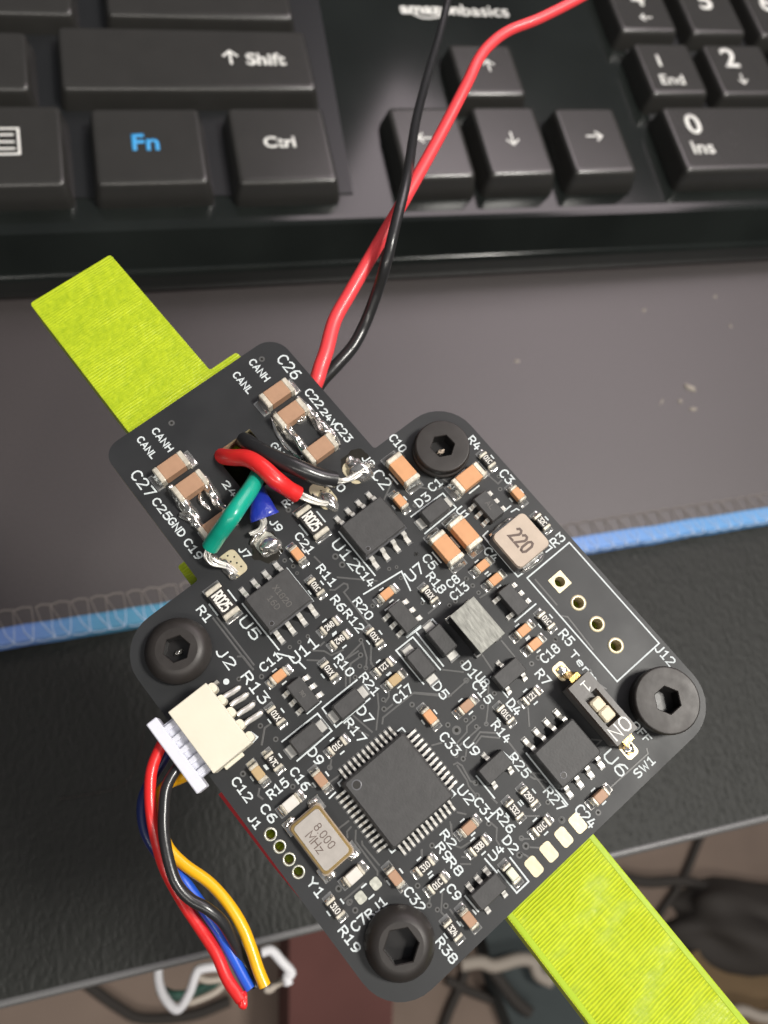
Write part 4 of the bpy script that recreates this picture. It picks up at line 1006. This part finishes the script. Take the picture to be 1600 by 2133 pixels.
# cable harness with white plug
plug = bpy.data.objects.new('cable_harness', None); COL.objects.link(plug)
pc = cb('H', 445, 1260, 1.6); plug.matrix_world = MBOARD @ T(pc.x, pc.y, 0); plug.empty_display_size = .002
tag(plug, 'four colour cable harness in a white plug pushed into the cream connector', 'cable harness')
zt = 2.3
k0, k1, k2, k3 = (cb('H', *p, zt) for p in ((178, 998), (250, 938), (712, 1478), (603, 1585)))
bu0 = (k0.x + k1.x) / 2; bu1 = (k2.x + k3.x) / 2; bv0 = (k0.y + k3.y) / 2; bv1 = (k1.y + k2.y) / 2 - .15
q = MB(); q.box(((bu0 + bu1) / 2 - pc.x, (bv0 + bv1) / 2 - pc.y, 1.35), (bu1 - bu0, bv1 - bv0, 1.9), .08)
q.box(((bu0 + bu1) / 2 - pc.x, (bv1 + hv0) / 2 - pc.y, 1.2), (hL * .86, hv0 - bv1 + .3, 1.2), .05)
link('plug', q.mesh('plug', 'nylon_white'), plug)
for i in range(5):
    q = MB(); q.box((0, 0, 1.55), (.50, hv0 - bv1 + .2, 1.2), .06); link('rib', q.mesh('rib', 'nylon_white'), plug, T(cu_ - pc.x - hL * .36 + i * hL * .18, (bv1 + hv0) / 2 - pc.y))
def hw(m_, pts, r=.52, lab=None, end=None):
    P = [ab(*p[:2], p[2]) - Vector((pc.x, pc.y, 0)) for p in pts]
    q = MB(); q.tube(catmull(P, 8), r, 14); o = link('wire', q.mesh('wire', m_), plug)
    if lab: o['label'] = lab
    return o
hw('wire_red', [(352,1528,1.2),(338,1550,.8),(320,1590,.8),(313,1630,.9),(315,1690,.9),(326,1750,.2),(345,1812,-.8),(382,1880,-1.2),(415,1930,-1.2),(450,1985,-1),(474,2040,-.8),(503,2083,-.6)], .50, 'red wire')
hw('wire_black', [(392,1575,1.0),(368,1602,1.2),(347,1640,1.6),(341,1690,1.8),(342,1740,1.8),(352,1795,1.6),(368,1840,1.4),(395,1872,1.2),(432,1893,1.0),(463,1920,.4),(487,1960,-.6),(508,2005,-1.6),(535,2052,-2.0)], .48, 'black wire')
hw('wire_blue_shaded', [(360,1545,.2),(345,1575,-.6),(312,1630,-1.2),(297,1675,-1.2),(303,1730,-1.4),(330,1778,-1.6),(365,1818,-1.2)], .50, 'upper run of the blue wire, its shade painted as navy blue')
hw('wire_blue', [(355,1790,-1.6),(375,1822,-1.0),(400,1858,-1.0),(430,1900,-1.0),(460,1945,-1.2),(484,1990,-1.2),(505,2030,-1.1),(522,2060,-1.0)], .48, 'blue wire')
hw('wire_yellow', [(408,1590,.6),(385,1616,.4),(355,1630,-.2),(335,1650,-.2),(328,1690,-.4),(338,1732,-.4),(352,1768,-.6),(385,1802,-.6),(435,1838,-.5),(475,1882,-.4),(505,1930,-.4),(524,1978,-.4),(538,2020,-.4),(552,2054,-.4)], .49, 'yellow wire')
q = MB(); p = ab(503, 2086, -.6) - Vector((pc.x, pc.y, 0)); q.blob((0, 0), .7, .45, .5, 3, .3); link('cut_end', q.mesh('cut_end', 'wire_red'), plug, T(p.x - .1, p.y + .1, p.z - .1, -.6))

# ================================================================== keyboard
kx0, kx1 = -175.0, 260.0
def yy_(px_, py_, z): return aw(px_, py_, z).y
CASE_Z = 16.0
y_crease = (yy_(0, 478, CASE_Z) + yy_(590, 452, CASE_Z)) / 2
y_edge = (yy_(0, 583, 7.5) + yy_(1000, 540, 7.5)) / 2
kb = bpy.data.objects.new('keyboard', None); COL.objects.link(kb); kb.matrix_world = T(0, y_edge, 1); kb.empty_display_size = .01
tag(kb, 'black keyboard with white legends and one blue Fn, glossy case, behind the held board', 'keyboard')
prof = [(y_edge + .6, 1.0), (y_edge + .1, 3.0), (y_edge - .1, 6.6), *[(y_edge - .1 + 1.5 * (1 - math.cos(math.radians(a_))), 6.6 + 1.5 * math.sin(math.radians(a_))) for a_ in range(8, 73, 8)],
        (y_crease - 1.5, CASE_Z - .35), (y_crease - .5, CASE_Z - .08), (y_crease + .8, CASE_Z), (y_crease + 150, CASE_Z + 3), (y_crease + 150, 1.0)]
q = MB(); n = len(prof)
vs = [(kx0, y - y_edge, z - 1) for y, z in prof] + [(kx1, y - y_edge, z - 1) for y, z in prof]
q.add(vs, [(i, n + i, n + (i + 1) % n, (i + 1) % n) for i in range(n)], 0, False); q.add(vs, [tuple(range(n)), tuple(range(2 * n - 1, n - 1, -1))], 0)
cs = link('case', q.mesh('case', 'case_gloss'), kb)
for i, p in enumerate(cs.data.polygons): p.use_smooth = False

def keycap(TL, TR, BR, BL, zt=KEY_Z, sculpt=0.5):
    c4 = [aw(*p, zt) for p in (TL, TR, BR, BL)]
    cx = sum(p.x for p in c4) / 4; cy = sum(p.y for p in c4) / 4
    # square the plan up to the keyboard's axes
    xl = (c4[0].x + c4[3].x) / 2; xr = (c4[1].x + c4[2].x) / 2; yb = (c4[2].y + c4[3].y) / 2; yt = (c4[0].y + c4[1].y) / 2
    o = bpy.data.objects.new('keycap', None)
    w, d = xr - xl, yt - yb
    def ring(inx, iny0, iny1, z, r):
        return [(x, y, z) for x, y in round_poly([(xl - inx, yb - iny0, r), (xr + inx, yb - iny0, r), (xr + inx, yt + iny1, r), (xl - inx, yt + iny1, r)], 5)]
    zb_ = CASE_Z + .4
    lv = [ring(1.5, 1.95, 1.2, zb_ - .3, 1.6), ring(1.45, 1.9, 1.15, zb_ + .8, 1.6), ring(.55, 1.15, .35, zt - 1.15, 1.25), ring(.38, .9, .25, zt - .55, 1.1),
          ring(.15, .5, .12, zt - .16, 1.0), ring(-.25, .05, -.1, zt - .01, .9), ring(-.8, -.5, -.7, zt - .02, .7)]
    vs = [(p[0] - cx, p[1] - cy, p[2]) for r_ in lv for p in r_]; n = len(lv[0]); q = MB()
    fs = [(k * n + i, k * n + (i + 1) % n, (k + 1) * n + (i + 1) % n, (k + 1) * n + i) for k in range(len(lv) - 1) for i in range(n)]
    q.add(vs, fs, 0, True); q.add(vs[-n:], [tuple(range(n))], 0, True)
    o = link('keycap', q.mesh('keycap', 'key_plastic'), kb, T(cx, cy - y_edge, -1)); o['_c'] = (cx, cy); return o, cx, cy
def legend_text(key, text, pL, pR, m_='legend_white', bold=.02, zt=KEY_Z, kfix=None):
    o, cx, cy = key; a = aw(*pL, zt); b = aw(*pR, zt)
    cu = bpy.data.curves.new('legend', 'FONT'); cu.body = text; cu.size = 1.0; cu.offset = bold; cu.extrude = 0.0
    t = bpy.data.objects.new('tmp', cu); COL.objects.link(t)
    me = bpy.data.meshes.new_from_object(t.evaluated_get(bpy.context.evaluated_depsgraph_get())); bpy.data.objects.remove(t)
    xs = [v.co.x for v in me.vertices]; k = kfix or (b.x - a.x) / (max(xs) - min(xs))
    me.transform(Matrix.Translation((-min(xs), 0, 0)))
    me.transform(Matrix.Diagonal((k * MM, k * MM, MM, 1))); me.materials.clear(); me.materials.append(M[m_]); me.name = 'legend'
    # give the print a little thickness
    bm = bmesh.new(); bm.from_mesh(me); bmesh.ops.solidify(bm, geom=bm.faces[:], thickness=-.02 * MM); bm.to_mesh(me); bm.free()
    return link('legend', me, o, T(a.x - cx, (a.y + b.y) / 2 - cy, zt + .012 ))
def legend_lines(key, loops, m_='legend_white', r=.22, zt=KEY_Z):
    o, cx, cy = key; q = MB()
    for i, lp in enumerate(loops):
        q.ribbon([(aw(*p, zt).x - cx, aw(*p, zt).y - cy) for p in lp], r, zt - .01, .035 + .003 * i)
    return link('legend', q.mesh('legend', m_), o)
def arrow(key, px_, py_, dx, dy, L, head, r=.21):
    """arrow drawn in millimetres on the key top, centred on the pixel's point"""
    o, cx, cy = key; c = aw(px_, py_, KEY_Z); c = Vector((c.x - cx, c.y - cy)); d = Vector((dx, dy)); nrm = Vector((-dy, dx))
    tip = c + d * L / 2; q = MB(); q.ribbon([c - d * L / 2, tip - d * .2], r, KEY_Z - .01, .035)
    q.ribbon([tip - d * head + nrm * head, tip, tip - d * head - nrm * head], r, KEY_Z - .01, .040)
    return link('legend', q.mesh('legend', 'legend_white'), o)
k = keycap((-105, 222), (120, 222), (132, 375), (-95, 380))
legend_lines(k, [[(-50, 268), (37, 267), (41, 320), (-50, 322), (-50, 268)], [(-40, 281), (26, 280)], [(-40, 295), (28, 295)], [(-40, 310), (30, 309)]], r=.24)
k = keycap((188, 226), (414, 230), (427, 372), (209, 374)); legend_text(k, 'Fn', (276, 312), (333, 312), 'legend_blue', .025)
k = keycap((472, 227), (672, 225), (695, 370), (506, 372)); legend_text(k, 'Ctrl', (551, 306), (617, 306), bold=.03)
k = keycap((118, 55), (632, 68), (654, 181), (137, 173)); legend_text(k, 'Shift', (514, 133), (597, 136), bold=.03); arrow(k, 480, 119, 0, 1, 3.9, 1.55, .27)
k = keycap((-120, 66), (54, 68), (51, 178), (-115, 176))
k = keycap((-110, -70), (138, -62), (148, 21), (-105, 15))
k = keycap((216, -60), (588, -48), (609, 35), (229, 18))
k = keycap((932, 95), (1064, 93), (1087, 190), (974, 191)); arrow(k, 1018, 136, 0, 1, 3.4, 1.35)
k = keycap((805, 225), (962, 225), (972, 361), (852, 362)); arrow(k, 887, 287, -1, 0, 3.9, 1.3)
k = keycap((982, 225), (1114, 222), (1147, 353), (1029, 359)); arrow(k, 1067, 288, 0, -1, 3.6, 1.35)
k = keycap((1155, 225), (1280, 227), (1317, 350), (1203, 355)); arrow(k, 1238, 283, 1, 0, 3.9, 1.3)
k = keycap((1243, -58), (1364, -52), (1401, 61), (1304, 57)); legend_text(k, '4', (1319, 11), (1346, 11), bold=.02); arrow(k, 1346, 36, -1, 0, 3.1, 1.15, .19)
k = keycap((1390, -55), (1500, -50), (1546, 67), (1448, 60)); legend_text(k, '5', (1461, 18), (1488, 18), bold=.02)
k = keycap((1530, -50), (1650, -46), (1700, 74), (1586, 67)); legend_text(k, '6', (1590, 22), (1618, 22), bold=.02)
k = keycap((1322, 92), (1440, 92), (1461, 192), (1361, 187)); legend_text(k, '1', (1374, 137), (1398, 137), bold=.02, kfix=5.6); legend_text(k, 'End', (1380, 175), (1429, 175), bold=.01)
k = keycap((1466, 94), (1590, 96), (1622, 194), (1507, 189)); legend_text(k, '2', (1512, 138), (1543, 139), bold=.02); arrow(k, 1547, 164, 0, -1, 3.1, 1.15, .19)
k = keycap((1616, 96), (1740, 98), (1780, 196), (1652, 191))
k = keycap((1382, 222), (1700, 225), (1770, 343), (1431, 347)); legend_text(k, '0', (1436, 277), (1467, 277), bold=.015); legend_text(k, 'Ins', (1446, 317), (1493, 321), bold=.015)
# maker's name printed on the case
a_ = aw(836, 27, CASE_Z + 1.5); kk = (link('nameplate', None, kb), 0, 0); bpy.data.objects.remove(kk[0])
def case_text(text, pL, pR, bold):
    zt = CASE_Z + 1.62; a = aw(*pL, zt); b = aw(*pR, zt)
    cu = bpy.data.curves.new('legend', 'FONT'); cu.body = text; cu.size = 1.0; cu.offset = bold
    t = bpy.data.objects.new('tmp', cu); COL.objects.link(t)
    me = bpy.data.meshes.new_from_object(t.evaluated_get(bpy.context.evaluated_depsgraph_get())); bpy.data.objects.remove(t)
    xs = [v.co.x for v in me.vertices]; k = (b.x - a.x) / (max(xs) - min(xs))
    me.transform(Matrix.Translation((-min(xs), 0, 0))); me.transform(Matrix.Diagonal((k * MM, k * MM, MM, 1))); me.materials.clear(); me.materials.append(M['legend_white'])
    yy = (a.y + b.y) / 2; zc = CASE_Z + 3 * (yy - y_crease - .8) / 149.2 + .10
    return link('printed_name', me, kb, T(a.x, yy - y_edge, zc - 1)), a, b, zc
_, a, b, zc = case_text('amazon', (836, 24), (961, 28), .03)
case_text('basics', (965, 29), (1063, 33), .008)
q = MB(); P = [aw(*p, zc) for p in ((862, 29), (878, 36), (895, 37.5), (912, 35), (924, 30))]
q.ribbon([(p.x, p.y - y_edge) for p in P], .28, zc - 1, .02); q.ribbon([(aw(*p, zc).x, aw(*p, zc).y - y_edge) for p in ((915, 28), (925, 29.5), (923, 35))], .2, zc - 1, .025)
link('printed_smile', q.mesh('printed_smile', 'legend_white'), kb)
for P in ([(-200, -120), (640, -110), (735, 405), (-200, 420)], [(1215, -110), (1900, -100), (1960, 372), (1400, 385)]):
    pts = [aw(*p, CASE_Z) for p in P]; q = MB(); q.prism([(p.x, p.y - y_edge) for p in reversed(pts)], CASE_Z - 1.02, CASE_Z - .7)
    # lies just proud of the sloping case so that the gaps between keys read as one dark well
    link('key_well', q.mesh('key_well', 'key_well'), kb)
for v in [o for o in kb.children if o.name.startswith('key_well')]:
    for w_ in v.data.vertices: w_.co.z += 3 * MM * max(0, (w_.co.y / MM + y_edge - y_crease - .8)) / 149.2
for o in kb.children_recursive:
    if '_c' in o: del o['_c']

# ================================================================== mouse pad with stitched blue edging
e0, e1 = aw(0, 1350, -.4), aw(1600, 1089, -.4); ed = (e1 - e0).normalized(); en = Vector((-ed.y, ed.x, 0))   # towards the keyboard
q = MB()
def along(s_, t, z): p = e0 + ed * s_ + en * t; return (p.x, p.y, z)
bandw = (aw(150, 1285, 0) - aw(150, 1324, 0)).length
q.prism([along(-120, .6, 0)[:2], along(330, .6, 0)[:2], along(330, 330, 0)[:2], along(-120, 330, 0)[:2]], -2.8, 0.0)
pad = link('mouse_pad', q.mesh('mouse_pad', 'pad_cloth')); tag(pad, 'dark cloth mouse pad with pale blue stitched edging under the keyboard', 'mouse pad')
q = MB(); N = 90; sec = []
for i in range(N + 1):
    s_ = -110 + 430 * i / N
    for k_ in range(7):
        a = PI * k_ / 6; t = bandw / 2 * (1 - math.cos(a)) ; z = .32 * math.sin(a) ** .6 if 0 < k_ < 6 else -2.2 if k_ == 0 else .005
        q.v.append(Vector(along(s_, t + (.25 * noise.noise(Vector((s_ * .13, 5, 0)))), z)))
for i in range(N):
    for k_ in range(6): q.f.append([i*7+k_, (i+1)*7+k_, (i+1)*7+k_+1, i*7+k_+1]); q.mi.append(0); q.sm.append(True)
link('edging', q.mesh('edging', 'edging_blue'), pad)
# the dark lockstitch strip above the blue band
pitch = (aw(150, 1326, 0) - aw(111, 1333, 0)).length
dw = bandw * .85
i = 0; s_ = -20.0
while s_ < 190:
    j = .12 * pitch * math.sin(i * 2.3)
    q = MB()
    base = Vector(along(s_ + j, .15, .25)); top = Vector(along(s_ - pitch * .05, bandw + dw, .06)); top2 = Vector(along(s_ - pitch * .95 + j, bandw + dw * .95, .06))
    mid = Vector(along(s_ - pitch * .02, bandw * .55, .42)); mid2 = Vector(along(s_ - pitch * .42 + j, bandw * .55, .42))
    q.tube([p - base for p in (base, mid, Vector(along(s_, bandw, .08)))], .10, 5, 0); q.tube([p - base for p in (base, mid2, Vector(along(s_ - pitch * .6, bandw, .08)))], .11, 5, 0)
    q.tube([p - base for p in (Vector(along(s_, bandw, .08)), top)], .13, 5, 1); q.tube([p - base for p in (Vector(along(s_ - pitch * .6, bandw, .08)), top2)], .13, 5, 1)
    q.tube([p - base for p in (top2, Vector(along(s_ - pitch * .5, bandw + dw * 1.08, .12)), top)], .20, 5, 1)
    q.tube([p - base for p in (base, Vector(along(s_ - pitch * .5, -.12, .1)), Vector(along(s_ - pitch + j, .1, .15)))], .10, 5, 0)
    link('stitch', q.mesh('stitch', ['thread_blue', 'thread_dark']), pad, T(*base))
    s_ += pitch; i += 1

# ================================================================== leather-look desk mat, desk and floor
def line_y(px_, py_, z): p = aw(px_, py_, z); return p
m0, m1 = aw(0, 2102, -3.0), aw(1600, 1712, -3.0); md = (m1 - m0).normalized(); mn = Vector((-md.y, md.x, 0))
def malong(s_, t): p = m0 + md * s_ + mn * t; return (p.x, p.y)
q = MB(); q.prism([malong(-250, .8), malong(420, .8), malong(420, 420), malong(-250, 420)], -5.2, -3.0)
dm = link('desk_mat', q.mesh('desk_mat', 'leather')); tag(dm, 'black grained leather-look desk mat whose rolled front edge runs along the desk', 'desk mat')
q = MB(); P0 = [Vector((*malong(s_, .75), -3.55)) for s_ in range(-250, 421, 10)]
q.tube(P0, .75, 12); P0 = [Vector((*malong(s_, .45), -4.7)) for s_ in range(-250, 421, 10)]; q.tube(P0, .6, 10)
link('rolled_edge', q.mesh('rolled_edge', 'mat_rim'), dm)
q = MB(); q.prism([malong(-250, 4), malong(420, 4), malong(420, 420), malong(-250, 420)], -24.0, -5.25)
dk = link('desk', q.mesh('desk', 'slate')); tag(dk, 'desk top hidden beneath the black leather-look mat', 'desk')
FZ = -520.0
q = MB(); q.prism([(-3000, -3000), (3000, -3000), (3000, 3000), (-3000, 3000)], FZ - 20, FZ); fl = link('floor', q.mesh('floor', 'floor_brown')); tag(fl, kind='structure')
def flat_thing(name, pxs, z, h, m_, label, cat):
    pts = [aw(*p, z + h) for p in pxs]; c = sum(pts, Vector()) / len(pts)
    a2 = sum(pts[i].x * pts[(i+1) % len(pts)].y - pts[(i+1) % len(pts)].x * pts[i].y for i in range(len(pts)))
    if a2 < 0: pts.reverse()
    q = MB(); q.prism([(p.x - c.x, p.y - c.y) for p in pts], 0, h, inset=.03); o = link(name, q.mesh(name, m_), None, T(c.x, c.y, z)); return tag(o, label, cat)
flat_thing('storage_box', [(600, 1850), (835, 1790), (815, 2250), (598, 2260)], FZ, 90, 'maroon', 'dull maroon box on the floor behind the end of the wire bundle', 'box')
flat_thing('tool_pouch', [(995, 1900), (1130, 1870), (1190, 2020), (1265, 2170), (1090, 2200), (1035, 2060)], FZ, 30, 'slate', 'dark slate pouch on the floor between the board and the lime bar', 'pouch')
flat_thing('wooden_board', [(1330, 2030), (1480, 1965), (1680, 1930), (1720, 2180), (1370, 2200)], FZ, 18, 'tan_board', 'tan wooden board on the floor to the right of the lime bar', 'board')
p = aw(1570, 1925, FZ + 30); q = MB(); q.blob((0, 0), 70, 28, 40, 5, .35, n=36, m=12, freq=1.3)
tag(link('dark_bag', q.mesh('dark_bag', 'cable_black'), None, T(p.x, p.y, FZ, -.3)), 'black bag in the shade on the floor right of the lime bar', 'bag')
def world_tube(name, pts, z, r, m_, label, cat, group=None, k=8, n=10):
    P = [aw(p[0], p[1], p[2] if len(p) > 2 else z) for p in pts]; c = P[0].copy(); q = MB(); q.tube(catmull([p - c for p in P], k), r, n)
    o = link(name, q.mesh(name, m_), None, T(*c)); return tag(o, label, cat, group)
FC = 'cables lying on the floor'
world_tube('floor_cable', [(1480,1700),(1452,1765),(1425,1830),(1385,1890),(1360,1930)], FZ + 6, 2.6, 'cable_black', 'thin black cable running down from the desk edge right of the lime bar', 'cable', FC)
world_tube('floor_cable', [(1290,1825),(1350,1838),(1430,1836),(1520,1860),(1640,1880)], FZ + 8, 4.0, 'cable_black', 'thick black cable lying crosswise right of the lime bar', 'cable', FC)
world_tube('floor_cable', [(905,2200),(935,2110),(965,2040),(968,1990),(950,1960)], FZ + 6, 3.2, 'cable_black', 'black cable running steeply below the lowest corner of the board', 'cable', FC)
world_tube('floor_cable', [(930,2040),(980,2065),(1040,2090),(1090,2130),(1140,2180)], FZ + 7, 3.2, 'cable_black', 'black cable slanting towards the lime bar below the board', 'cable', FC)
world_tube('floor_cable', [(1010,2000),(1040,2040),(1075,2085),(1105,2110)], FZ + 38, 4.0, 'cable_black', 'short black cable across the slate pouch', 'cable', FC)
world_tube('floor_cable', [(960,2010),(1000,2004),(1030,2012),(1080,1999),(1110,2003),(1122,2030),(1150,2045)], FZ + 45, 4.4, 'cable_cream', 'cream cable with a knotted end just left of the lime bar', 'cable', FC)
world_tube('floor_cable', [(180,2050),(250,2100),(300,2122),(400,2115),(480,2085)], FZ + 6, 3.5, 'cable_black', 'black cable at the bottom left beneath the desk mat edge', 'cable', FC)
world_tube('floor_cable', [(1480,2133),(1540,2105),(1600,2120),(1700,2100)], FZ + 30, 4.0, 'cable_cream', 'pale cable at the bottom right corner of the floor', 'cable', FC)
WC = 'white cables hanging below the desk edge'
world_tube('white_cable', [(345,1990),(330,2020),(335,2060),(352,2090),(372,2102),(395,2068),(408,2030),(420,2018),(470,2012)], -45, .95, 'cable_white', 'white cable loop hanging left of the red wire end', 'cable', WC)
world_tube('white_cable', [(545,1984),(565,1980),(586,2002),(607,2026),(598,2034),(601,2052)], -30, .95, 'cable_white', 'bent white cable standing right of the yellow wire end', 'cable', WC)
world_tube('white_cable', [(592,2042),(574,2052),(562,2062),(552,2060)], -34, .7, 'cable_cream', 'short cream cable end beside the tip of the yellow wire', 'cable', WC)
world_tube('white_cable', [(405,2030),(430,2042),(470,2040),(455,2062),(425,2078),(395,2088),(380,2082)], -50, .75, 'cable_cream', 'twisted cream cable behind the white loop', 'cable', WC)
world_tube('green_cable', [(330,2060),(360,2074),(400,2070),(440,2050),(470,2044)], -56, 1.1, 'cable_green', 'dull green cable behind the white loop at the desk edge', 'cable')

# small debris
def crumb(px_, py_, z, rx, ry, h, m_, label, seed, mtx=None):
    p = aw(px_, py_, z); q = MB(); q.blob((0, 0), rx, ry, h, seed, .5, n=10, m=4, freq=2.5); o = link('lint_speck', q.mesh('lint_speck', m_), None, T(p.x, p.y, p.z, seed)); return tag(o, label, 'lint', 'specks of lint on the mouse pad')
crumb(1437, 808, 0, .8, 1.6, .5, 'speck', 'largest pale lint speck on the mouse pad, upright and pointed', 1)
crumb(1416, 836, 0, .5, .6, .4, 'speck', 'small round lint speck just under the largest one', 2)
crumb(1444, 852, 0, 1.1, .4, .3, 'speck', 'slanted lint speck below the largest one', 3)
crumb(1378, 838, 0, 1.0, .22, .2, 'speck', 'thin fibre-like lint speck left of the largest one', 4)
crumb(1342, 647, 0, .5, .5, .3, 'speck', 'faint lint speck high on the mouse pad under the keyboard edge', 5)
crumb(1077, 753, 0, .6, .4, .3, 'speck', 'lone lint speck above the top screw of the board', 6)
crumb(1490, 618, 0, .4, .4, .25, 'speck', 'faint lint speck nearest the dark upper right corner', 7)
crumb(1522, 680, 0, .5, .35, .25, 'speck', 'lint speck right of centre near the picture edge', 8)
world_tube('stray_hair', [(120,1665),(200,1652),(246,1640),(276,1612),(290,1575),(300,1520)], -2.7, .07, 'cable_black', 'fine stray hair curving on the desk mat left of the red wire', 'hair', n=5)
o = bpy.data.objects.new('tmp', None)
for c_ in list(bpy.data.objects):
    if c_.users == 0: bpy.data.objects.remove(c_)
